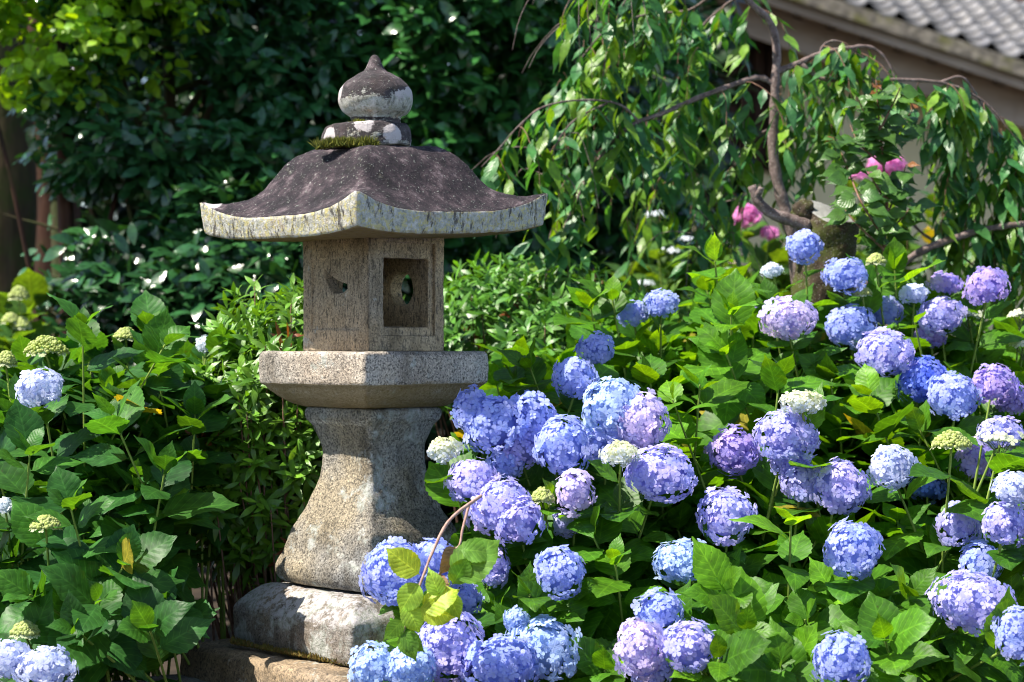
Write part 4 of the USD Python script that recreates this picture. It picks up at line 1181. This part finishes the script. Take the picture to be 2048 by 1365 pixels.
# ------------------------------------------------------------------ azalea shrubs
def azalea(label, cx, cy, rx, ry, d, dr, nshoot, seed, tint, cull=None):
    c = W(cx, cy, d)
    base = np.array([c[0], c[1], 0.0])
    T = Thing('azalea_shrub', label, 'shrub', base, 'azalea shrubs behind the lantern')
    rng = Rg(seed)
    R3 = np.array([rx / FPX * d, dr, ry / FPX * d])
    b = Batch()
    for k in range(nshoot):
        n = unit(rng.normal(size=3))
        if n[1] > 0.5:
            n[1] *= -1
        f = rng.random() ** 0.35
        lump = 0.8 + 0.4 * meshkit.fbm(n * 2.2 + seed, 3, seed)
        p = c + n * R3 * lump * f
        if cull is not None and cull(proj(p)[0]):
            continue
        t = unit(n * np.array([1, 1, 0.6]) + np.array([0, -0.15, 0.65]) + rng.normal(0, 0.35, 3))
        m = 9
        th = np.arange(m) * 2.4 + rng.random() * 6
        a = unit(np.cross(t, [0.3, 0.2, 1.0]))
        bb = np.cross(t, a)
        rad = np.cos(th)[:, None] * a + np.sin(th)[:, None] * bb
        s = np.linspace(0, 0.06, m)[:, None]
        el = np.linspace(1.0, 0.05, m)[:, None] + rng.normal(0, 0.15, (m, 1))
        dirs = np.cos(el) * rad + np.sin(el) * t
        up = np.cos(el) * t - np.sin(el) * rad + rng.normal(0, 0.15, (m, 3))
        col = hue(rng, m, tint, 0.25, 0.5) * np.linspace(1.35, 0.85, m)[:, None]
        if rng.random() < 0.012:
            col = col * 0 + np.array([0.22, 0.07, 0.03])
        b.add(p - t * s, dirs, up, 0.075 * np.linspace(0.7, 1.1, m) * (0.8 + 0.4 * rng.random(m)), col, rng.integers(0, 2, m))
        if k % 9 == 0:
            root = base + np.array([rng.normal(0, 0.08), rng.normal(0, 0.08), 0])
            pts = spline([root, root + (p - root) * np.array([0.6, 0.6, 0.5]), p], 8)
            T.part('branch', *tube(pts, np.linspace(0.007, 0.0018, 8), 5), M['brown_twig'])
    grow(T, b, AZAL, M['azalea_leaf'], prune=False, rng=Rg(seed + 1))


azalea('bright green azalea shrub between the lantern shaft and the leafy hydrangea', 560, 880, 215, 330, 6.0, 0.42, 900, 41, (0.062, 0.165, 0.016))
azalea('green azalea shrub behind the lantern chamber beneath the drooping cherry branch', 1060, 690, 290, 190, 6.9, 0.5, 560, 42, (0.046, 0.145, 0.020), cull=lambda p: p[0] > 1300)
azalea('dark green azalea shrub low behind the flowers and the cherry branch', 1300, 720, 210, 140, 7.4, 0.5, 260, 43, (0.05, 0.13, 0.025))


# ------------------------------------------------------------------ weeping cherry, stump, young tree
def build_cherry():
    D = 6.85
    base = np.array([W(1612, 682, D)[0], D, 0.0])
    T = Thing('weeping_cherry_tree', 'weeping cherry with thin grey trunk and drooping branches of long hanging leaves', 'tree', base)
    rng = Rg(77)

    def limb(name, pts, r0, r1, n=None, sides=8, offs=None):
        P = [W(p[0], p[1], D + (p[2] if len(p) > 2 else 0)) for p in pts]
        n = n or len(pts) * 6
        path = spline(P, n)
        path = path + (meshkit.fbm(path * 9, 3, len(pts))[:, None] - 0.5) * 0.012
        T.part(name, *tube(path, np.linspace(r0, r1, n) * 0.8 * (1 + 0.12 * np.sin(np.arange(n) * 1.7)), sides, 0.2, n), M['cherry_bark'])
        return path
    tr = spline([base, W(1612, 760, D), W(1592, 520, D), W(1572, 425, D), W(1556, 370, D), W(1546, 300, D), W(1549, 220, D), W(1551, 160, D), W(1553, 100, D), W(1540, 45, D), W(1500, 5, D - .05), W(1440, -60, D - .1), W(1330, -150, D - .2)], 70)
    T.part('trunk', *tube(tr, np.interp(np.arange(70), [0, 20, 45, 69], [0.032, 0.022, 0.015, 0.009]) * (1 + 0.1 * np.sin(np.arange(70) * 1.3)), 10, 0.15, 1), M['cherry_bark'])
    limbs = []
    limbs.append(limb('branch', [(1548, 168), (1520, 155), (1480, 165), (1400, 195), (1330, 225), (1265, 250), (1220, 290), (1190, 330), (1165, 375), (1140, 430), (1110, 500), (1088, 562), (1060, 620), (1030, 680)], 0.014, 0.0025))
    limbs.append(limb('branch', [(1280, 246), (1235, 208, -.05), (1150, 202, -.12), (1085, 215, -.15), (1040, 250, -.18), (1000, 295, -.2), (962, 335, -.2)], 0.006, 0.002))
    limbs.append(limb('branch', [(1215, 206, -.05), (1150, 240, -.1), (1112, 290, -.12), (1098, 340, -.12), (1088, 385, -.12)], 0.005, 0.002))
    limbs.append(limb('branch', [(1553, 145), (1600, 126), (1640, 108), (1700, 95), (1745, 95), (1780, 132), (1800, 190)], 0.015, 0.003))
    limbs.append(limb('branch', [(1605, 128), (1640, 155), (1700, 162), (1800, 160), (1880, 165), (1930, 182), (1980, 216), (2020, 262), (2065, 320)], 0.011, 0.003))
    limbs.append(limb('branch', [(1638, 112), (1650, 88), (1678, 82), (1720, 110), (1790, 155)], 0.006, 0.002))
    limbs.append(limb('branch', [(1880, 165), (1925, 155), (1960, 200, .05), (1985, 260, .1), (2000, 330, .1)], 0.006, 0.002))
    limbs.append(limb('branch', [(1460, -40, -.1), (1380, 20, .2), (1290, 30, .2), (1215, 60, .1), (1172, 105, .1), (1140, 150, .1)], 0.008, 0.002))
    limbs.append(limb('branch', [(1400, -90, -.1), (1320, -60, .1), (1260, -10, 0), (1230, 50, 0), (1222, 130, 0)], 0.007, 0.002))
    limbs.append(limb('branch', [(1480, -10, -.1), (1440, 20, .25), (1400, 60, .3), (1375, 130, .3), (1360, 220, .3), (1345, 300, .3)], 0.007, 0.002))
    limbs.append(limb('branch', [(1380, -110, -.1), (1250, -90, -.1), (1160, -30, -.15), (1130, 20, -.15)], 0.007, 0.002))
    limbs.append(limb('branch', [(1548, 250), (1510, 280, .2), (1470, 330, .25), (1430, 400, .25), (1400, 470, .25), (1385, 520, .25)], 0.007, 0.002))
    low = limb('low_branch', [(1640, 660, .15), (1700, 592, .1), (1790, 537, .05), (1850, 500), (1930, 470), (2000, 455), (2070, 450), (2160, 460)], 0.021, 0.012)
    limbs.append(limb('low_branch', [(1800, 420, .3), (1850, 470, .3), (1930, 520, .25), (2000, 580, .2)], 0.009, 0.003))
    b = Batch()

    def strand(p0, length, drift, twig_r=0.0018, leafs=None, part=True):
        n = 9
        t = np.linspace(0, 1, n)[:, None]
        pts = p0 + drift * (t * (1 - 0.45 * t)) + np.array([0, 0, -length]) * t ** 1.5
        pts = pts + (meshkit.fbm(pts * 14, 2, 5)[:, None] - 0.5) * 0.02
        if part:
            T.part('twig', *tube(pts, np.linspace(twig_r, 0.0009, n), 5), M['brown_twig'])
        m = leafs or max(4, int(length / 0.027))
        for k in range(m):
            u = (k + 0.5 + 0.5 * rng.random()) / m
            p = np.array([np.interp(u, t[:, 0], pts[:, j]) for j in range(3)])
            th = rng.random() * 6.28
            d = np.array([0.65 * math.cos(th), 0.65 * math.sin(th), -1.0 + 0.5 * rng.random()])
            up = np.array([math.cos(th), math.sin(th) - 0.5, 0.75]) + rng.normal(0, 0.25, 3)
            base_c = (0.040, 0.150, 0.050) if rng.random() < 0.6 else (0.10, 0.22, 0.022)
            b.add(p, d, up, 0.122 * (0.62 + 0.6 * rng.random()), hue(rng, 1, base_c, 0.25, 0.3)[0], rng.integers(0, 3))
    # leaves along every limb and hanging strands
    for path in limbs:
        L = np.linalg.norm(np.diff(path, axis=0), axis=1).sum()
        n = int(L / 0.050)
        for k in range(n):
            u = 0.12 + 0.88 * (k + rng.random()) / n
            p = path[min(len(path) - 1, int(u * len(path)))]
            ppx = proj(p)[0]
            short = 1680 < ppx[0] < 1860 and ppx[1] > 60
            strand(p, (0.06 + 0.10 * rng.random()) if short else (0.06 + 0.26 * rng.random() ** 1.5), np.array([rng.normal(0, 0.09), rng.normal(-0.02, 0.09), 0]), part=k % 2 == 0)
    # curtains hanging from the boughs above the frame, behind the left branch and on the right
    for k in range(46):
        px, py = 1110 + 420 * rng.random(), -60 + 430 * rng.random()
        strand(W(px, py, D + 0.15 + 0.55 * rng.random()), 0.12 + 0.2 * rng.random(), np.array([rng.normal(0, 0.05), rng.normal(0, 0.05), 0]), part=True)
    for k in range(64):
        px = 1862 + 230 * rng.random()
        strand(W(px, 190 + 260 * rng.random() + (px - 1840) * 0.25, D + 0.25 * rng.random()), 0.12 + 0.18 * rng.random(), np.array([rng.normal(0, 0.05), 0, 0]))
    for k in range(30):
        strand(W(1556 + 110 * rng.random(), 120 + 230 * rng.random(), D + 0.05 + 0.4 * rng.random()), 0.08 + 0.14 * rng.random(), np.array([rng.normal(0, 0.05), 0, 0]))
    for k in range(12):
        strand(W(1240 + 290 * rng.random(), 330 + 110 * rng.random(), D + 0.2 + 0.5 * rng.random()), 0.08 + 0.16 * rng.random(), np.array([rng.normal(0, 0.05), 0, 0]))
    for k in range(26):
        strand(W(1880 + 230 * rng.random(), 470 + 110 * rng.random(), D + 0.3 + 0.3 * rng.random()), 0.08 + 0.10 * rng.random(), np.array([rng.normal(0, 0.05), 0, 0]))
    # thin bare twigs arching off the limbs
    left_limbs = [p for p in limbs if proj(p)[:, 0].mean() < 1480 and proj(p)[:, 0].min() > 985]
    for k in range(30):
        path = left_limbs[int(rng.integers(0, len(left_limbs)))]
        p0 = path[int(len(path) * (0.25 + 0.6 * rng.random()))]
        a = np.array([rng.normal(0, 1), rng.normal(0, 0.6), 0]) * 0.12
        pts = spline([p0, p0 + a + np.array([0, 0, 0.04 * rng.random()]), p0 + 1.7 * a + np.array([0, 0, -0.05 - 0.08 * rng.random()]), p0 + 2.0 * a + np.array([0, 0, -0.14 - 0.16 * rng.random()])], 10)
        T.part('twig', *tube(pts, np.linspace(0.0022, 0.0010, 10), 5, 0.3, k), M['cherry_bark'])
    # the gap where the cream wall shows
    gap = [(1650, 360), (1690, 265), (1870, 245), (1895, 330), (1870, 480), (1800, 530), (1640, 420)]
    rows = [np.concatenate([r[i] for r in b.rows]) for i in range(6)]
    ok = ~in_poly(proj(rows[0]), gap) | (rng.random(len(rows[0])) < 0.22)
    b.rows = [tuple(r[ok] for r in rows)]
    grow(T, b, CHERRY, M['cherry_leaf'], rng=Rg(78))


build_cherry()


def build_stump():
    D = 6.55
    c0 = W(1645, 640, D)
    T = Thing('tree_stump', 'mossy sawn tree stump with one curved bare branch stub on its left', 'tree stump', (c0[0], c0[1], 0))
    ctr = [W(1640, 1000, D), W(1642, 760, D), W(1643, 600, D), W(1652, 520, D), W(1658, 455, D), W(1662, 432, D)]
    ctr[0][2] = -0.02
    n, sides = 46, 34
    path = spline(ctr, n)
    rad = np.interp(np.linspace(0, 1, n), [0, 0.3, 0.7, 0.9, 1], [0.125, 0.105, 0.098, 0.096, 0.094])
    ang = np.arange(sides) * 2 * np.pi / sides
    v = np.stack([path[:, None, 0] + rad[:, None] * np.cos(ang), path[:, None, 1] + rad[:, None] * np.sin(ang), np.repeat(path[:, 2][:, None], sides, 1)], -1)
    v[-8:, :, 2] += np.linspace(0, 1, 8)[:, None] * rad[-8:, None] * (-0.42 * np.cos(ang) + 0.42 * np.sin(ang))      # slanting saw cut
    v = v.reshape(-1, 3)
    i, j = np.meshgrid(np.arange(n - 1), np.arange(sides), indexing='ij')
    f = np.stack([i * sides + j, i * sides + (j + 1) % sides, (i + 1) * sides + (j + 1) % sides, (i + 1) * sides + j], -1).reshape(-1, 4)
    v = displace(v, f, 0.014, 16, 3, 0.004, 60)
    T.part('trunk', v, f, M['stump_bark'])
    rim = v[-sides:]
    cen = rim.mean(0)
    inner = cen + (rim - cen) * 0.93 + np.array([0, 0, 0.006])
    cv = np.vstack([rim, inner, cen + np.array([0, 0, 0.008])])
    cf = [(k, (k + 1) % sides, sides + (k + 1) % sides) for k in range(sides)] + [(k, sides + (k + 1) % sides, sides + k) for k in range(sides)] + [(sides + k, sides + (k + 1) % sides, 2 * sides) for k in range(sides)]
    T.part('cut_face', cv, np.array(cf), M['grey_wood'])
    stub = spline([W(1618, 455, D - .05), W(1580, 440, D - .06), W(1545, 428, D - .07), W(1518, 405, D - .08), W(1503, 372, D - .08)], 22)
    T.part('branch_stub', *tube(stub, np.linspace(0.024, 0.014, 22), 10, 0.2, 7), M['cherry_bark'])
    T.part('branch_stub', *tube(spline([W(1512, 395, D - .08), W(1518, 385, D - .1), W(1522, 376, D - .11)], 6), np.linspace(0.012, 0.009, 6), 8, 0.2, 8), M['cherry_bark'])
    k = trimesh.creation.icosphere(3, 1.0)
    kv = np.array(k.vertices)
    kv = W(1608, 428, D - 0.02) + kv * np.array([0.042, 0.04, 0.05]) * (0.7 + 0.6 * meshkit.fbm(kv * 2.5, 3, 2))[:, None]
    T.part('knot', kv, np.array(k.faces), M['stump_bark'])
    k = trimesh.creation.icosphere(2, 1.0)
    kv = np.array(k.vertices)
    kv[:, 2] = np.where(kv[:, 2] < 0, kv[:, 2] * 0.25, kv[:, 2])
    T.part('fungus_cap', W(1602, 410, D - 0.03) + kv * np.array([0.016, 0.016, 0.013]), np.array(k.faces), M['fungus'])


build_stump()


def build_sapling():
    D = 6.4
    base = np.array([W(1772, 682, D)[0], D, 0.0])
    T = Thing('young_tree', 'slender young tree with broad pointed leaves and reddish tips against the cream wall', 'tree', base)
    rng = Rg(55)
    b = Batch()
    paths = []
    main = [base, W(1776, 760, D), W(1776, 600, D), W(1768, 500, D), W(1774, 420, D), W(1766, 320, D), W(1758, 240, D), W(1752, 160, D)]
    paths.append((spline(main, 44), 0.010, 0.0022, 0.62))
    for pts in ([(1770, 480), (1725, 410), (1700, 350), (1680, 300), (1668, 275)], [(1774, 430), (1800, 370), (1812, 330)], [(1768, 330), (1800, 260), (1832, 210)], [(1765, 300), (1730, 230), (1715, 195)], [(1770, 400), (1740, 350), (1722, 325)],
                [(1770, 470), (1810, 430), (1830, 400)], [(1760, 260), (1790, 200), (1800, 175)], [(1768, 500), (1715, 450), (1690, 420)], [(1766, 330), (1720, 290), (1700, 250)]):
        paths.append((spline([W(x, y, D + rng.normal(0, 0.06) * (k > 0)) for k, (x, y) in enumerate(pts)], 14), 0.004, 0.0015, 0.0))
    for path, r0, r1, start in paths:
        T.part('stem' if start else 'branch', *tube(path, np.linspace(r0, r1, len(path)), 6, 0.1, 1), M['brown_twig'])
        L = np.linalg.norm(np.diff(path, axis=0), axis=1).sum()
        m = int(L * (1 - start) / 0.016)
        for k in range(m):
            u = start + (1 - start) * (k + rng.random()) / m
            p = path[min(len(path) - 1, int(u * len(path)))]
            th = rng.random() * 6.28
            d = np.array([math.cos(th), 0.8 * math.sin(th) - 0.2, -0.25 + 0.4 * rng.random()])
            up = np.array([0.2 * math.cos(th), -0.95, 0.65]) + rng.normal(0, 0.2, 3)
            tint = hue(rng, 1, (0.05, 0.135, 0.03), 0.2, 0.35)[0]
            if u > 0.94 and rng.random() < 0.6:
                tint = np.array([0.25, 0.10, 0.03])
            b.add(p, d, up, 0.092 * (0.75 + 0.5 * rng.random()) * (0.5 if u > 0.94 else 1), tint, rng.integers(0, 2))
    grow(T, b, TALLOW, M['cherry_leaf'], rng=Rg(56))


build_sapling()


def build_ledge():
    c = W(1400, 640, 9.2)
    T = Thing('low_bench', 'low bench with weathered grey top and pale blue front behind the flowers', 'bench', (c[0], c[1], 0))
    z = W(1400, 600, 9.2)[2]
    for k in range(3):
        T.part('top_board', *box((c[0] - 0.2, 9.0 + k * 0.125, z - 0.035), (c[0] + 0.85, 9.0 + k * 0.125 + 0.12, z)), M['grey_wood'], smooth=False)
    T.part('front_panel', *box((c[0] - 0.16, 9.06, 0.1), (c[0] + 0.81, 9.09, z - 0.037)), M['blue_board'], smooth=False)
    for x in (-0.17, 0.76):
        T.part('leg', *box((c[0] + x, 9.1, 0.0), (c[0] + x + 0.06, 9.32, z - 0.037)), M['grey_wood'], smooth=False)


build_ledge()


# ------------------------------------------------------------------ trees behind
def evergreen(label, name, cx, cy, d, rx, rz, ry, nshoot, seed, tint, material, shapes, leaf=0.09, trunk=None, bark='mossy_bark', category='tree', yellow=0.15, inner=0.45, bare=None, lift=None, limbs=16):
    c = W(cx, cy, d)
    if lift is not None:
        c[2] = lift
    tp = trunk if trunk is not None else c[0]
    base = np.array([tp, d + 0.1, 0.0])
    T = Thing(name, label, category, base)
    rng = Rg(seed)
    R3 = np.array([rx, ry, rz])
    top = np.array([c[0], c[1], c[2] + rz * 0.5])
    tr = spline([base, base + np.array([0.03, 0.02, c[2] * 0.45]), top], 24)
    r0 = 0.06
    T.part('trunk', *tube(tr, np.linspace(r0, 0.02, 24), 10, 0.2, seed), M[bark])
    for k in range(limbs):
        n = unit(rng.normal(size=3) + np.array([0, -0.3, 0.1]))
        e = c + n * R3 * 0.85
        s = tr[int(6 + 16 * rng.random())]
        p = spline([s, s + (e - s) * np.array([0.5, 0.5, 0.6]) + rng.normal(0, 0.06, 3), e], 10)
        T.part('limb', *tube(p, np.linspace(0.018, 0.004, 10), 6, 0.2, k), M[bark])
    b = Batch()
    n = unit(rng.normal(size=(nshoot, 3)))
    n[:, 1] = np.where((n[:, 1] > 0) & (rng.random(nshoot) < 0.55), -n[:, 1], n[:, 1])
    lump = 0.72 + 0.56 * meshkit.fbm(n * 2.6 + seed, 3, seed)
    f = inner + (1 - inner) * rng.random(nshoot) ** 0.5
    P = c + n * R3 * (lump * f)[:, None]
    # clumps: leave out shoots where a coarse noise is low, so that dark gaps open
    keep = meshkit.fbm(P * 2.6 + seed, 2, seed + 5) > 0.455
    keep &= P[:, 2] > 0.15
    if bare is not None:
        keep &= ~bare(proj(P), P)
    P, n = P[keep], n[keep]
    t = unit(n + np.array([0, -0.1, -0.1]) + rng.normal(0, 0.45, n.shape))
    a = unit(np.cross(t, [0.2, 0.1, 1.0]))
    bb = np.cross(t, a)
    for k in range(7):
        th = k * 2.4 + rng.random(len(P)) * 1.2
        el = 0.75 - 0.10 * k + rng.normal(0, 0.2, len(P))
        rad = np.cos(th)[:, None] * a * 1.0 + np.sin(th)[:, None] * bb * 0.7
        dirs = np.cos(el)[:, None] * rad + np.sin(el)[:, None] * t
        up = np.array([0, -0.25, 1.0]) + 0.5 * t + rng.normal(0, 0.35, t.shape)
        b.add(P - t * (k * 0.028), dirs, up, leaf * (0.75 + 0.5 * rng.random(len(P))), hue(rng, len(P), tint, 0.35, yellow), rng.integers(0, 9, len(P)))
    grow(T, b, shapes, M[material], prune=False, rng=Rg(seed + 1))
    return T


evergreen('glossy dark camellia tree left of the lantern roof with many bright glints on its leaves', 'camellia_tree', 330, 200, 8.7, 0.98, 1.6, 0.7, 2600, 101, (0.022, 0.088, 0.030), 'glossy_leaf', CAMEL, 0.088,
          bare=lambda p, P: ((p[:, 0] < 190) & (p[:, 1] > 560)) | (p[:, 0] < 75 + 60 * np.sin(p[:, 1] / 55.0)))
evergreen('dark green camellia tree directly behind the lantern finial', 'camellia_tree', 770, 110, 9.0, 1.0, 1.55, 0.7, 2300, 102, (0.026, 0.105, 0.026), 'glossy_leaf', CAMEL, 0.10)
evergreen('dark evergreen tree behind the left branch of the cherry', 'evergreen_tree', 1180, 90, 9.6, 1.15, 1.6, 0.7, 2000, 103, (0.022, 0.090, 0.026), 'glossy_leaf', CAMEL, 0.10, bare=lambda p, P: (p[:, 0] > 1400))
evergreen('bright yellow green tree with small sunlit leaves in the top left corner', 'maple_tree', 110, -40, 8.3, 0.80, 0.62, 0.55, 640, 104, (0.14, 0.30, 0.02), 'tender_leaf', MAPLE, 0.065, yellow=0.5, bark='red_bark', inner=0.2, limbs=2)
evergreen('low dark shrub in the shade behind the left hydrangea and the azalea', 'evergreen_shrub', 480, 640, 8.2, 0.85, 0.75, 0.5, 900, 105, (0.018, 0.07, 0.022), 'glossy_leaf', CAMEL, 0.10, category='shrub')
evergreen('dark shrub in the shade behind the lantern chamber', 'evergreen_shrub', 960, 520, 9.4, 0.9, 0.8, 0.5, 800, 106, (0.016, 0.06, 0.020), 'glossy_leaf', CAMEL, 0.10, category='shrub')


def shade_tree():
    # the broad tree whose dappled shade falls on the lantern and the left bed
    T = evergreen('tall spreading tree standing left of the path, its thin crown dappling the lantern', 'broadleaf_tree', -2750, 0, 5.2, 1.3, 0.9, 1.2, 200, 107, (0.04, 0.11, 0.03), 'cherry_leaf', MAPLE, 0.11, inner=0.1, lift=4.55)


def old_trunk(label, pts, d, radii, m, seed):
    P = [W(x, y, d) for x, y in pts]
    P[0][2] = 0.0
    base = P[0].copy()
    T = Thing('old_tree', label, 'tree', base)
    n, sides = 60, 30
    path = spline(P, n)
    rad = np.interp(np.linspace(0, 1, n), np.linspace(0, 1, len(radii)), radii)
    v, f = tube(path, rad, sides)
    ang = np.arctan2(v[:, 1] - d, v[:, 0] - P[0][0])
    v = v + smooth_normals(v, f) * (0.05 * rad.mean() * 10 * 0.35 * (meshkit.fbm(np.stack([np.cos(ang) * 4, np.sin(ang) * 4, v[:, 2] * 0.8], -1), 4, seed) - 0.5))[:, None]
    T.part('trunk', v, f, M[m])


old_trunk('old tree with thick reddish brown trunk behind the camellia at the far left', [(95, 1200), (100, 700), (105, 400), (85, 150), (110, -200)], 10.2, [0.26, 0.17, 0.14, 0.13, 0.11], 'red_bark', 1)
old_trunk('old tree with mossy dark trunk at the left edge of the picture', [(-10, 1200), (-5, 700), (10, 350), (-20, -100)], 9.6, [0.24, 0.16, 0.15, 0.13], 'mossy_bark', 2)
old_trunk('old tree with slim brown trunk just above the left hydrangea leaves', [(130, 1200), (128, 660), (125, 520), (120, 380)], 9.1, [0.09, 0.055, 0.05, 0.045], 'mossy_bark', 3)


shade_tree()


def woodland():
    rng = Rg(200)
    T = Thing('background_woodland', 'mass of dark trees closing off the view behind the garden', 'woodland', (-2, 14, 0), kind='stuff')
    b = Batch()
    n = 17000
    x = rng.uniform(-5.2, 1.5, n)
    P = np.stack([x, 12.6 + 2.2 * rng.random(n) + 0.0 * x, 6.2 * rng.random(n)], 1)
    d = unit(np.stack([rng.normal(0, 1, n), rng.normal(-0.3, 0.7, n), rng.normal(-0.3, 0.5, n)], 1))
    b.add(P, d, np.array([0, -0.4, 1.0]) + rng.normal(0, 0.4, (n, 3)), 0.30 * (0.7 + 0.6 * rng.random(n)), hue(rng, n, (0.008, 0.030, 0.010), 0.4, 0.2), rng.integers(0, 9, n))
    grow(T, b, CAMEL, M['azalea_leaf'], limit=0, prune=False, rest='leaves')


woodland()
